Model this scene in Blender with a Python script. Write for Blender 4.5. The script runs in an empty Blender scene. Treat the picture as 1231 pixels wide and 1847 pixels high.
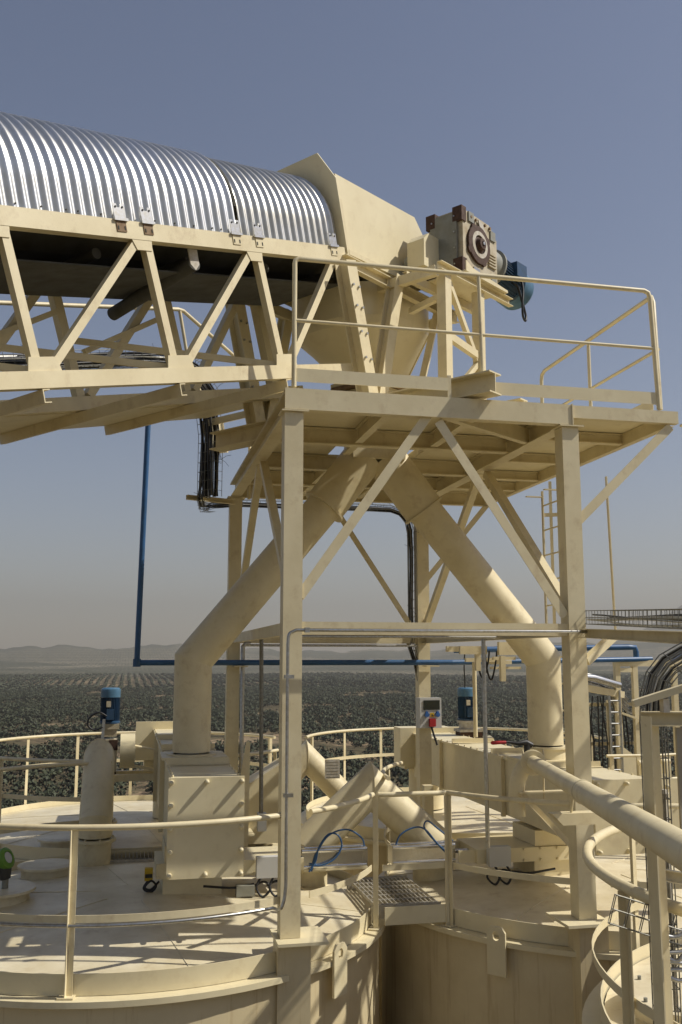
import bpy, math, random
import numpy as np
from mathutils import Vector, Matrix

random.seed(7)
rng = np.random.default_rng(7)
V = Vector
S = bpy.context.scene
COL = S.collection

# ------------------------------------------------------------------ camera, sky, sun, exposure
FPX, CXP, CYP = 1730.0, 615.5, 923.5
PITCH, YAW = math.atan(264 / FPX), math.radians(12.4)
fwd = V((math.sin(YAW) * math.cos(PITCH), math.cos(YAW) * math.cos(PITCH), math.sin(PITCH)))
rgt = V((math.cos(YAW), -math.sin(YAW), 0))
upv = rgt.cross(fwd)
cd = bpy.data.cameras.new("camera")
cam = bpy.data.objects.new("camera", cd)
COL.objects.link(cam)
cd.sensor_fit = 'VERTICAL'
cd.sensor_height = 24.0
cd.lens = 24.0 * FPX / 1847.0
cd.clip_start, cd.clip_end = 0.05, 60000
cam.matrix_world = Matrix(((rgt.x, upv.x, -fwd.x, 0), (rgt.y, upv.y, -fwd.y, 0), (rgt.z, upv.z, -fwd.z, 0), (0, 0, 0, 1)))
S.camera = cam

SUN = V((.655, -.17, .735)).normalized()            # towards the sun
EL = math.asin(SUN.z)
AZ = math.atan2(SUN.x, SUN.y)
W = bpy.data.worlds.new("World")
S.world = W
W.use_nodes = True
nt = W.node_tree
nt.nodes.clear()
wo = nt.nodes.new("ShaderNodeOutputWorld")
bg = nt.nodes.new("ShaderNodeBackground")
sky = nt.nodes.new("ShaderNodeTexSky")
sky.sky_type = 'NISHITA'
sky.sun_disc = False
sky.sun_elevation, sky.sun_rotation = EL, AZ
sky.altitude = 1200
sky.air_density, sky.dust_density, sky.ozone_density = 1.1, 1.8, 1.0
tint = nt.nodes.new("ShaderNodeMix")             # even white balance of the whole sky
tint.data_type, tint.blend_type = 'RGBA', 'MULTIPLY'
tint.inputs[0].default_value = 1
tint.inputs[7].default_value = (1.14, 1.0, .97, 1)
nt.links.new(sky.outputs[0], tint.inputs[6])
nt.links.new(tint.outputs[2], bg.inputs[0])
bg.inputs[1].default_value = 0.088
nt.links.new(bg.outputs[0], wo.inputs[0])
sl = bpy.data.lights.new("sun", 'SUN')
sun = bpy.data.objects.new("sun", sl)
COL.objects.link(sun)
sl.energy, sl.angle, sl.color = 4.55, math.radians(.53), (1, .95, .86)
sun.rotation_euler = SUN.to_track_quat('Z', 'Y').to_euler()
sun.location = (30, -8, 40)
S.view_settings.view_transform = 'Standard'
S.view_settings.look = 'None'
S.view_settings.gamma = 1
S.view_settings.use_curve_mapping = False
S.view_settings.exposure = 0.1
S.cycles.use_denoising = True
S.cycles.max_bounces = 8
S.cycles.volume_bounces = 1
S.cycles.sample_clamp_indirect = 6

# ------------------------------------------------------------------ materials
MATS = {}


def mat(name, col, rough=.5, metal=0, var=.12, vscale=3.0, bump=0, bscale=40, spec=.5, rust=0, streak=0, coat=0, vcol=None):
    m = bpy.data.materials.new(name)
    m.use_nodes = True
    n, l = m.node_tree.nodes, m.node_tree.links
    b = n["Principled BSDF"]
    b.inputs["Metallic"].default_value = metal
    b.inputs["Specular IOR Level"].default_value = spec
    tc = n.new("ShaderNodeTexCoord")
    geo = n.new("ShaderNodeNewGeometry")
    ns = n.new("ShaderNodeTexNoise")
    ns.inputs["Scale"].default_value = vscale
    ns.inputs["Detail"].default_value = 6
    ns.inputs["Roughness"].default_value = .62
    l.new(geo.outputs["Position"], ns.inputs["Vector"])
    mx = n.new("ShaderNodeMix")
    mx.data_type = 'RGBA'
    r = n.new("ShaderNodeMapRange")
    r.inputs[1].default_value, r.inputs[2].default_value = .3, .72
    l.new(ns.outputs["Fac"], r.inputs[0])
    l.new(r.outputs[0], mx.inputs[0])
    dk = vcol or tuple(c * (1 - var * k) for c, k in zip(col, (1.0, 1.15, 1.5)))
    mx.inputs[6].default_value = (*dk, 1)
    mx.inputs[7].default_value = (*col, 1)
    out = mx.outputs[2]
    if rust or streak:
        mp = n.new("ShaderNodeMapping")
        mp.inputs["Scale"].default_value = (9, 9, .55) if streak else (6, 6, 5)
        l.new(geo.outputs["Position"], mp.inputs["Vector"])
        n2 = n.new("ShaderNodeTexNoise")
        n2.inputs["Scale"].default_value = 1.1
        n2.inputs["Detail"].default_value = 5
        n2.inputs["Roughness"].default_value = .7
        l.new(mp.outputs[0], n2.inputs["Vector"])
        r2 = n.new("ShaderNodeMapRange")
        r2.inputs[1].default_value, r2.inputs[2].default_value = .54, .78
        r2.inputs[4].default_value = max(rust, streak)
        l.new(n2.outputs["Fac"], r2.inputs[0])
        m2 = n.new("ShaderNodeMix")
        m2.data_type = 'RGBA'
        l.new(r2.outputs[0], m2.inputs[0])
        l.new(out, m2.inputs[6])
        m2.inputs[7].default_value = (.30, .17, .055, 1)
        out = m2.outputs[2]
    l.new(out, b.inputs["Base Color"])
    rr = n.new("ShaderNodeMapRange")
    rr.inputs[3].default_value, rr.inputs[4].default_value = min(1, rough * 1.25), rough * .85
    l.new(ns.outputs["Fac"], rr.inputs[0])
    l.new(rr.outputs[0], b.inputs["Roughness"])
    if bump:
        bn = n.new("ShaderNodeTexNoise")
        bn.inputs["Scale"].default_value = bscale
        bn.inputs["Detail"].default_value = 3
        l.new(geo.outputs["Position"], bn.inputs["Vector"])
        bp = n.new("ShaderNodeBump")
        bp.inputs["Strength"].default_value = bump
        bp.inputs["Distance"].default_value = .004
        l.new(bn.outputs["Fac"], bp.inputs["Height"])
        l.new(bp.outputs[0], b.inputs["Normal"])
    if coat:
        b.inputs["Coat Weight"].default_value = coat
        b.inputs["Coat Roughness"].default_value = .25
    MATS[name] = m
    return m


CREAM = (.765, .675, .445)
paint = mat("cream_paint", CREAM, .44, var=.17, vscale=2.6, bump=.10, bscale=22, rust=.38)
plate_paint = mat("cream_plate_paint", (.77, .685, .455), .42, var=.13, vscale=1.7, bump=.16, bscale=6, rust=.22)
tank_paint = mat("weathered_tank_paint", (.70, .60, .385), .48, var=.2, vscale=1.4, bump=.14, bscale=5, streak=.7)
roof_paint = mat("dusty_roof_paint", (.80, .725, .53), .38, var=.3, vscale=1.9, bump=.2, bscale=4, rust=.42)
galv = mat("galvanised_steel", (.56, .57, .58), .33, 1, var=.3, vscale=30)
sheet_new = mat("bright_zinc_sheet", (.82, .83, .84), .38, 1, var=.2, vscale=5, bump=.22, bscale=5)
sheet_dull = mat("dull_zinc_sheet", (.72, .72, .70), .38, 1, var=.24, vscale=6, bump=.22, bscale=5)
wire = mat("zinc_wire", (.30, .30, .28), .55, .8, var=.3, vscale=30)
motor_blue = mat("motor_blue", (.022, .07, .15), .38, var=.3, vscale=14, coat=.2)
motor_cap = mat("motor_cowl_blue", (.07, .17, .28), .34, var=.2, vscale=14, coat=.2)
pipe_blue = mat("pipe_blue", (.03, .11, .27), .4, var=.25, vscale=5)
gear_grey = mat("gearbox_cream_grey", (.56, .50, .37), .5, var=.35, vscale=9, rust=.6)
gear_cover = mat("gearbox_cover_grey", (.27, .275, .24), .5, var=.25, vscale=9)
primer = mat("red_brown_primer", (.085, .042, .026), .75, var=.5, vscale=22)
dark_plastic = mat("dark_grey_plastic", (.05, .052, .05), .5, var=.2)
dark_hole = mat("dark_recess", (.05, .05, .04), .8)
white_paint = mat("chalky_white_paint", (.60, .57, .51), .65, var=.35, vscale=18, rust=.4)
belt_m = mat("conveyor_belt_rubber", (.085, .085, .075), .75, var=.35, vscale=5)
rubber = mat("black_cable", (.014, .014, .016), .45, var=.3, vscale=20)
hose_blue = mat("blue_air_hose", (.03, .10, .24), .35)
alu = mat("brushed_aluminium", (.80, .80, .79), .22, 1, var=.1, vscale=40)
plastic_grey = mat("pale_grey_plastic", (.55, .55, .53), .5, var=.06)
glass_dark = mat("smoked_window", (.03, .035, .03), .15, var=.2)
red_m = mat("red_plastic", (.42, .015, .02), .45, var=.15)
yellow_m = mat("yellow_plastic", (.62, .42, .02), .5, var=.15)
green_m = mat("lime_green_plastic", (.13, .28, .03), .45, var=.1)
sock_blue = mat("socket_blue", (.03, .12, .38), .45)
grate_m = mat("galvanised_grating", (.52, .49, .42), .5, .3, var=.3, vscale=14)
rusty = mat("rusty_steel", (.26, .17, .09), .7, var=.4, vscale=20)
panel_grey = mat("grey_sheet_panel", (.30, .27, .21), .5, var=.1)

# ------------------------------------------------------------------ mesh helpers
BASE = {}


def frame(p0, p1, up=(0, 0, 1)):
    p0, p1 = V(p0), V(p1)
    d = (p1 - p0).normalized()
    u = V(up)
    if abs(d.dot(u)) > .995 * u.length:
        u = V((0, 1, 0)) if abs(d.y) < .9 else V((1, 0, 0))
    s = d.cross(u).normalized()
    u = s.cross(d).normalized()
    return d, s, u


class MB:
    def __init__(self, f=None):
        self.v, self.f, self.sm, self.fn = [], [], [], f

    def add(self, vs, fs, smooth=False):
        o = len(self.v)
        self.v += [V(self.fn(*p)) if self.fn else V(p) for p in vs]
        self.f += [[i + o for i in q] for q in fs]
        self.sm += [smooth] * len(fs)
        return self

    def box(self, a, b):
        (x0, y0, z0), (x1, y1, z1) = a, b
        return self.add([(x0, y0, z0), (x1, y0, z0), (x1, y1, z0), (x0, y1, z0), (x0, y0, z1), (x1, y0, z1), (x1, y1, z1), (x0, y1, z1)],
                        [(0, 3, 2, 1), (4, 5, 6, 7), (0, 1, 5, 4), (1, 2, 6, 5), (2, 3, 7, 6), (3, 0, 4, 7)])

    def prof(self, p0, p1, poly, up=(0, 0, 1), smooth=False, caps=True):
        d, s, u = frame(p0, p1, up)
        n = len(poly)
        vs = [tuple(V(p0) + s * a + u * b) for a, b in poly] + [tuple(V(p1) + s * a + u * b) for a, b in poly]
        fs = [(i, (i + 1) % n, n + (i + 1) % n, n + i) for i in range(n)]
        self.add(vs, fs, smooth)
        if caps:
            self.add(vs, [tuple(range(n))[::-1], tuple(range(n, 2 * n))])
        return self

    def bar(self, p0, p1, w, h=None, up=(0, 0, 1)):
        h = h or w
        w, h = w / 2, h / 2
        return self.prof(p0, p1, [(-w, -h), (w, -h), (w, h), (-w, h)], up)

    def hbeam(self, p0, p1, w, h, tw=.009, tf=.013, up=(0, 0, 1)):
        a, b, t = w / 2, h / 2, tw / 2
        c = b - tf
        return self.prof(p0, p1, [(-a, -b), (a, -b), (a, -c), (t, -c), (t, c), (a, c), (a, b), (-a, b), (-a, c), (-t, c), (-t, -c), (-a, -c)], up)

    def chan(self, p0, p1, w, h, t=.009, up=(0, 0, 1), flip=1):
        a, b = w / 2, h / 2
        pl = [(-a, -b), (a, -b), (a, -b + t), (-a + t, -b + t), (-a + t, b - t), (a, b - t), (a, b), (-a, b)]
        if flip < 0:
            pl = [(-x, y) for x, y in pl][::-1]
        return self.prof(p0, p1, pl, up)

    def angle(self, p0, p1, w, t=.008, up=(0, 0, 1), fx=1, fy=1):
        pl = [(0, 0), (w, 0), (w, t), (t, t), (t, w), (0, w)]
        pl = [(fx * x, fy * y) for x, y in pl]
        if fx * fy < 0:
            pl = pl[::-1]
        return self.prof(p0, p1, pl, up)

    def tube(self, pts, r, n=10, caps=True, closed=False):
        pts = [V(p) for p in pts]
        m = len(pts)
        rs = r if isinstance(r, (list, tuple)) else [r] * m
        prev = None
        vs = []
        for i, p in enumerate(pts):
            if closed:
                t = (pts[(i + 1) % m] - pts[i - 1]).normalized()
            else:
                a = (p - pts[i - 1]).normalized() if i else None
                b = (pts[i + 1] - p).normalized() if i < m - 1 else None
                t = (a + b).normalized() if a and b else (a or b)
            if prev is None:
                _, s, u = frame((0, 0, 0), t)
            else:
                u = (prev - t * prev.dot(t)).normalized()
                s = t.cross(u)
            prev = u
            k = 1.0
            if not closed and 0 < i < m - 1:
                k = 1 / max(.5, math.cos(.5 * a.angle(b)))
            for j in range(n):
                q = 2 * math.pi * j / n
                vs.append(p + (s * math.cos(q) + u * math.sin(q)) * rs[i])
        fs = []
        for i in range(m if closed else m - 1):
            i2 = (i + 1) % m
            for j in range(n):
                fs.append((i * n + j, i * n + (j + 1) % n, i2 * n + (j + 1) % n, i2 * n + j))
        self.add([tuple(p) for p in vs], fs, True)
        if caps and not closed:
            self.add([tuple(p) for p in vs[:n]], [tuple(range(n))[::-1]])
            self.add([tuple(p) for p in vs[-n:]], [tuple(range(n))])
        return self

    def mitre(self, pts, r, n=28):
        """a pipe of straight lengths with true mitred joints"""
        pts = [V(p) for p in pts]
        m = len(pts)
        d0, s, u = frame(pts[0], pts[1], (0, 1, 0) if abs((pts[1] - pts[0]).normalized().y) < .9 else (0, 0, 1))
        ring = [pts[0] + (s * math.cos(2 * math.pi * j / n) + u * math.sin(2 * math.pi * j / n)) * r for j in range(n)]
        for i in range(m - 1):
            d = (pts[i + 1] - pts[i]).normalized()
            nn = (d + (pts[i + 2] - pts[i + 1]).normalized()).normalized() if i < m - 2 else d
            nx = [q + d * ((pts[i + 1] - q).dot(nn) / d.dot(nn)) for q in ring]
            self.add([tuple(p) for p in ring + nx], [(j, (j + 1) % n, n + (j + 1) % n, n + j) for j in range(n)], True)
            ring = nx
        return self

    def cyl(self, p0, p1, r, n=16, r1=None):
        return self.tube([p0, p1], [r, r if r1 is None else r1], n)

    def lathe(self, c, ax, prof, n=24, up=(0, 0, 1), smooth=True):
        ax = V(ax).normalized()
        _, s, u = frame((0, 0, 0), ax, up)
        vs = []
        for r, z in prof:
            for j in range(n):
                q = 2 * math.pi * j / n
                vs.append(tuple(V(c) + ax * z + (s * math.cos(q) + u * math.sin(q)) * r))
        fs = [(i * n + j, i * n + (j + 1) % n, (i + 1) * n + (j + 1) % n, (i + 1) * n + j) for i in range(len(prof) - 1) for j in range(n)]
        for i in range(len(prof) - 1):      # every ring pair gets its own vertices: crisp edges, round walls
            self.add(vs[i * n:(i + 2) * n], [(j, (j + 1) % n, n + (j + 1) % n, n + j) for j in range(n)], smooth)
        return self

    def plate(self, poly, th):
        """polygon (3-D points) given a thickness vector"""
        n = len(poly)
        th = V(th)
        vs = [tuple(p) for p in poly] + [tuple(V(p) + th) for p in poly]
        self.add(vs, [tuple(range(n))[::-1], tuple(range(n, 2 * n))] + [(i, (i + 1) % n, n + (i + 1) % n, n + i) for i in range(n)])
        return self

    def build(self, name, m, parent=None, **tags):
        c = V((0, 0, 0))
        lo = V([min(p[k] for p in self.v) for k in range(3)])
        hi = V([max(p[k] for p in self.v) for k in range(3)])
        c = (lo + hi) / 2
        if parent is None:
            c.z = lo.z
        me = bpy.data.meshes.new(name)
        me.from_pydata([tuple(p - c) for p in self.v], [], self.f)
        me.polygons.foreach_set("use_smooth", self.sm)
        me.materials.append(m)
        me.update()
        o = bpy.data.objects.new(name, me)
        COL.objects.link(o)
        b = V((0, 0, 0))
        if parent is not None:
            o.parent = parent
            b = BASE[parent]
        o.location = c - b
        BASE[o] = c
        for k, v in tags.items():
            o[k] = v
        return o


def thing(name, label, cat, loc, group=None):
    o = bpy.data.objects.new(name, None)
    COL.objects.link(o)
    o.empty_display_size = .2
    o.location = loc
    BASE[o] = V(loc)
    tag(o, label, cat, group)
    return o


def tag(o, label, cat, group=None):
    o['label'], o['category'] = label, cat
    if group:
        o['group'] = group
    return o


def again(src, pos, parent, rot=None):
    """another piece that shares its mesh"""
    o = bpy.data.objects.new(src.name.split('.')[0], src.data)
    COL.objects.link(o)
    o.parent = parent
    o.location = V(pos) - BASE[parent]
    if rot is not None:
        o.rotation_euler = rot
    BASE[o] = V(pos)
    return o


def arc(c, r, a0, a1, z, n=24):
    return [(c[0] + r * math.cos(math.radians(a0 + (a1 - a0) * i / n)), c[1] + r * math.sin(math.radians(a0 + (a1 - a0) * i / n)), z) for i in range(n + 1)]


def bez(p, n=14):
    """smooth curve through points (Catmull-Rom)"""
    p = [V(q) for q in p]
    q = [p[0] * 2 - p[1]] + p + [p[-1] * 2 - p[-2]]
    out = []
    for i in range(1, len(q) - 2):
        for k in range(n):
            t = k / n
            out.append(.5 * ((2 * q[i]) + (q[i + 1] - q[i - 1]) * t + (2 * q[i - 1] - 5 * q[i] + 4 * q[i + 1] - q[i + 2]) * t * t + (3 * q[i] - q[i - 1] - 3 * q[i + 1] + q[i + 2]) * t ** 3))
    out.append(p[-1])
    return out


def ribbon(pts, h, t, mb=None):
    """upright flat bar along a path"""
    mb = mb or MB()
    pts = [V(p) for p in pts]
    n = len(pts)
    vs = []
    for i, p in enumerate(pts):
        d = (pts[min(i + 1, n - 1)] - pts[max(i - 1, 0)])
        s = d.cross(V((0, 0, 1))).normalized() * (t / 2)
        vs += [p - s, p + s, p + s + V((0, 0, h)), p - s + V((0, 0, h))]
    fs = [(0, 1, 2, 3), (4 * n - 4, 4 * n - 1, 4 * n - 2, 4 * n - 3)]
    sm = []
    for i in range(n - 1):
        a, b = 4 * i, 4 * i + 4
        for k in range(4):
            fs.append((a + k, b + k, b + (k + 1) % 4, a + (k + 1) % 4))
    mb.add([tuple(p) for p in vs], fs)
    return mb


# ------------------------------------------------------------------ land
GZ = -32.0


def vnoise(x, y, seed=0):
    """smooth value noise on arrays"""
    xi, yi = np.floor(x).astype(np.int64), np.floor(y).astype(np.int64)
    fx, fy = x - xi, y - yi
    fx, fy = fx * fx * (3 - 2 * fx), fy * fy * (3 - 2 * fy)

    def h(a, b):
        q = (a * 374761393 + b * 668265263 + seed * 974711) & 0x7fffffff
        q = ((q ^ (q >> 13)) * 1274126177) & 0x7fffffff
        return ((q ^ (q >> 16)) & 0xffff) / 65535.0
    return (h(xi, yi) * (1 - fx) + h(xi + 1, yi) * fx) * (1 - fy) + (h(xi, yi + 1) * (1 - fx) + h(xi + 1, yi + 1) * fx) * fy


def fbm(x, y, seed=0, o=4):
    s, a = 0, .5
    for k in range(o):
        s = s + a * vnoise(x * 2 ** k, y * 2 ** k, seed + k)
        a *= .5
    return s


def sstep(a, b, x):
    t = np.clip((x - a) / (b - a), 0, 1)
    return t * t * (3 - 2 * t)


def height(x, y):
    r = np.hypot(x, y)
    az = np.degrees(np.arctan2(x, y)) - 12.4
    z = GZ + sstep(150, 900, r) * (fbm(x / 300, y / 300, 3) - .47) * 15
    z += sstep(1900, 3300, r) * (fbm(x / 900, y / 900, 11) - .3) * 46
    z += sstep(3000, 4900, r) * (66 + (fbm(x / 1500 + 3, y / 5000, 23) - .45) * 150 + (fbm(az / 1.7 + 50, r / 6000, 31, 4) - .45) * 75)
    z -= sstep(5600, 7000, r) * 40
    g = np.exp(-((az - 21.5) / 4.6) ** 2) * (1 + .25 * (fbm(az / 3 + 40, r / 900, 5) - .5))
    z += sstep(6000, 7300, r) * g * 440
    return z


def soil_material():
    m = bpy.data.materials.new("dry_orchard_soil")
    m.use_nodes = True
    n, l = m.node_tree.nodes, m.node_tree.links
    b = n["Principled BSDF"]
    b.inputs["Roughness"].default_value = .95
    b.inputs["Specular IOR Level"].default_value = .1
    geo = n.new("ShaderNodeNewGeometry")

    def noise(s, d=5):
        q = n.new("ShaderNodeTexNoise")
        q.inputs["Scale"].default_value = s
        q.inputs["Detail"].default_value = d
        l.new(geo.outputs["Position"], q.inputs["Vector"])
        return q.outputs["Fac"]

    def rng_(f, a, c):
        q = n.new("ShaderNodeMapRange")
        q.inputs[1].default_value, q.inputs[2].default_value = a, c
        l.new(f, q.inputs[0])
        return q.outputs[0]

    def mix(f, a, c):
        q = n.new("ShaderNodeMix")
        q.data_type = 'RGBA'
        l.new(f, q.inputs[0])
        for k, v in ((6, a), (7, c)):
            if isinstance(v, tuple):
                q.inputs[k].default_value = (*v, 1)
            else:
                l.new(v, q.inputs[k])
        return q.outputs[2]
    c = mix(rng_(noise(.028), .5, .62), (.10, .078, .045), (.29, .21, .13))
    c = mix(rng_(noise(.35, 6), .45, .6), c, (.10, .09, .05))
    # far groves: tree-sized dark dots with pale soil between, in fields that differ
    vo = n.new("ShaderNodeTexVoronoi")
    vo.inputs["Scale"].default_value = .10
    vo.inputs["Randomness"].default_value = .55
    l.new(geo.outputs["Position"], vo.inputs["Vector"])
    fld = n.new("ShaderNodeTexVoronoi")
    fld.inputs["Scale"].default_value = .0016
    l.new(geo.outputs["Position"], fld.inputs["Vector"])
    sep = n.new("ShaderNodeSeparateColor")
    l.new(fld.outputs["Color"], sep.inputs[0])
    soil2 = mix(rng_(sep.outputs[0], .25, .95), (.075, .075, .045), (.27, .23, .16))
    cut = n.new("ShaderNodeMath")
    cut.operation = 'SUBTRACT'
    l.new(vo.outputs["Distance"], cut.inputs[0])
    cut.inputs[1].default_value = .48
    dots = mix(rng_(cut.outputs[0], -.06, .1), (.034, .042, .024), soil2)
    ln = n.new("ShaderNodeVectorMath")
    ln.operation = 'LENGTH'
    l.new(geo.outputs["Position"], ln.inputs[0])
    c = mix(rng_(ln.outputs["Value"], 1500, 1900), c, dots)
    l.new(c, b.inputs["Base Color"])
    return m


def make_ground():
    rad = np.concatenate([[0.0], np.geomspace(12, 2000, 46), np.linspace(2080, 8600, 90)])
    az = np.concatenate([np.linspace(-38, 38, 190), np.linspace(40, 320, 71)])
    A, R = np.meshgrid(np.radians(az + 12.4), rad)
    x, y = R * np.sin(A), R * np.cos(A)
    z = height(x, y)
    na = len(az)
    v = np.stack([x, y, z], -1).reshape(-1, 3)
    f = []
    for i in range(len(rad) - 1):
        for j in range(na):
            k = (j + 1) % na
            f.append((i * na + j, i * na + k, (i + 1) * na + k, (i + 1) * na + j) if i else (j, na + k, na + j))
    me = bpy.data.meshes.new("ground")
    me.from_pydata(v.tolist(), [], [q if len(q) == 4 else (0, q[1], q[2]) for q in f])
    me.polygons.foreach_set("use_smooth", [True] * len(me.polygons))
    me.materials.append(soil_material())
    me.update()
    if me.polygons[10].normal.z < 0:
        me.flip_normals()
    o = bpy.data.objects.new("ground", me)
    COL.objects.link(o)
    o['kind'] = 'structure'


make_ground()


def leaf_material(name, a, c):
    m = bpy.data.materials.new(name)
    m.use_nodes = True
    n, l = m.node_tree.nodes, m.node_tree.links
    b = n["Principled BSDF"]
    b.inputs["Roughness"].default_value = .6
    b.inputs["Specular IOR Level"].default_value = .25
    geo = n.new("ShaderNodeNewGeometry")
    q = n.new("ShaderNodeTexNoise")
    q.inputs["Scale"].default_value = .16
    q.inputs["Detail"].default_value = 4
    l.new(geo.outputs["Position"], q.inputs["Vector"])
    r = n.new("ShaderNodeMapRange")
    r.inputs[1].default_value, r.inputs[2].default_value = .35, .65
    l.new(q.outputs["Fac"], r.inputs[0])
    x = n.new("ShaderNodeMix")
    x.data_type = 'RGBA'
    l.new(r.outputs[0], x.inputs[0])
    x.inputs[6].default_value, x.inputs[7].default_value = (*a, 1), (*c, 1)
    l.new(x.outputs[2], b.inputs["Base Color"])
    at = n.new("ShaderNodeAttribute")          # rounded clump normals stored with the leaves
    at.attribute_name = "puff"
    vt = n.new("ShaderNodeVectorTransform")
    vt.vector_type, vt.convert_from, vt.convert_to = 'NORMAL', 'OBJECT', 'WORLD'
    l.new(at.outputs["Vector"], vt.inputs[0])
    l.new(vt.outputs[0], b.inputs["Normal"])
    return m


leaf = leaf_material("olive_leaves", (.030, .039, .018), (.074, .083, .044))
bark = mat("olive_bark", (.16, .13, .10), .9, var=.3, vscale=4)


def leaf_quads(nq, size, R=2.5, H=2.0, zc=2.5, g=rng):
    """leaf clumps on several lobes of an uneven crown: (nq,4,3)"""
    nl = 6
    la = g.uniform(0, 2 * np.pi, nl)
    lc = np.stack([np.cos(la) * R * .5, np.sin(la) * R * .5, g.uniform(-.5, .6, nl) * H * .5], 1)
    lr = g.uniform(.45, .68, nl)
    k = g.integers(0, nl, nq)
    d = g.normal(size=(nq, 3))
    d /= np.linalg.norm(d, axis=1)[:, None]
    rad = g.uniform(.55, 1.05, nq)[:, None]
    c = lc[k] + d * rad * lr[k][:, None] * np.array([R, R, H])
    c[:, 2] = np.maximum(c[:, 2] + zc, .7 + g.uniform(0, .4, nq))
    nrm = d + g.normal(size=(nq, 3)) * .3
    nrm /= np.linalg.norm(nrm, axis=1)[:, None]
    t = np.cross(nrm, g.normal(size=(nq, 3)))
    t /= np.linalg.norm(t, axis=1)[:, None]
    b = np.cross(nrm, t)
    s = size * g.uniform(.6, 1.3, (nq, 1))
    w = g.uniform(.45, .9, (nq, 1))
    puff = d * .75 + nrm * .45 + np.array([0, 0, .35])
    puff /= np.linalg.norm(puff, axis=1)[:, None]
    return np.stack([c - t * s, c - b * s * w, c + t * s, c + b * s * w], 1), puff


def tree_mesh(i):
    q, puff = leaf_quads(420, .27, g=np.random.default_rng(50 + i))
    q = q.reshape(-1, 3)
    nq = len(q) // 4
    t = MB()
    lean = random.uniform(-.3, .3)
    t.tube([(0, 0, -.5), (lean * .4, .1, .6), (lean, .2, 1.4)], [.32, .24, .17], 7)
    for a in (0, 2.1, 4.2):
        t.tube([(lean, .2, 1.3), (lean + math.cos(a + i) * .8, .2 + math.sin(a + i) * .8, 2.4)], [.15, .06], 5)
    me = bpy.data.meshes.new("olive_tree")
    vs = q.tolist() + [tuple(p) for p in t.v]
    fs = [[4 * k, 4 * k + 1, 4 * k + 2, 4 * k + 3] for k in range(nq)] + [[a + 4 * nq for a in f] for f in t.f]
    me.from_pydata(vs, [], fs)
    me.materials.append(leaf)
    me.materials.append(bark)
    me.polygons.foreach_set("material_index", [0] * nq + [1] * len(t.f))
    at = me.attributes.new("puff", 'FLOAT_VECTOR', 'POINT')
    at.data.foreach_set("vector", np.concatenate([np.repeat(puff, 4, 0), np.tile([0, 0, 1.0], (len(t.v), 1))]).astype(np.float32).ravel())
    me.update()
    return me


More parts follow.
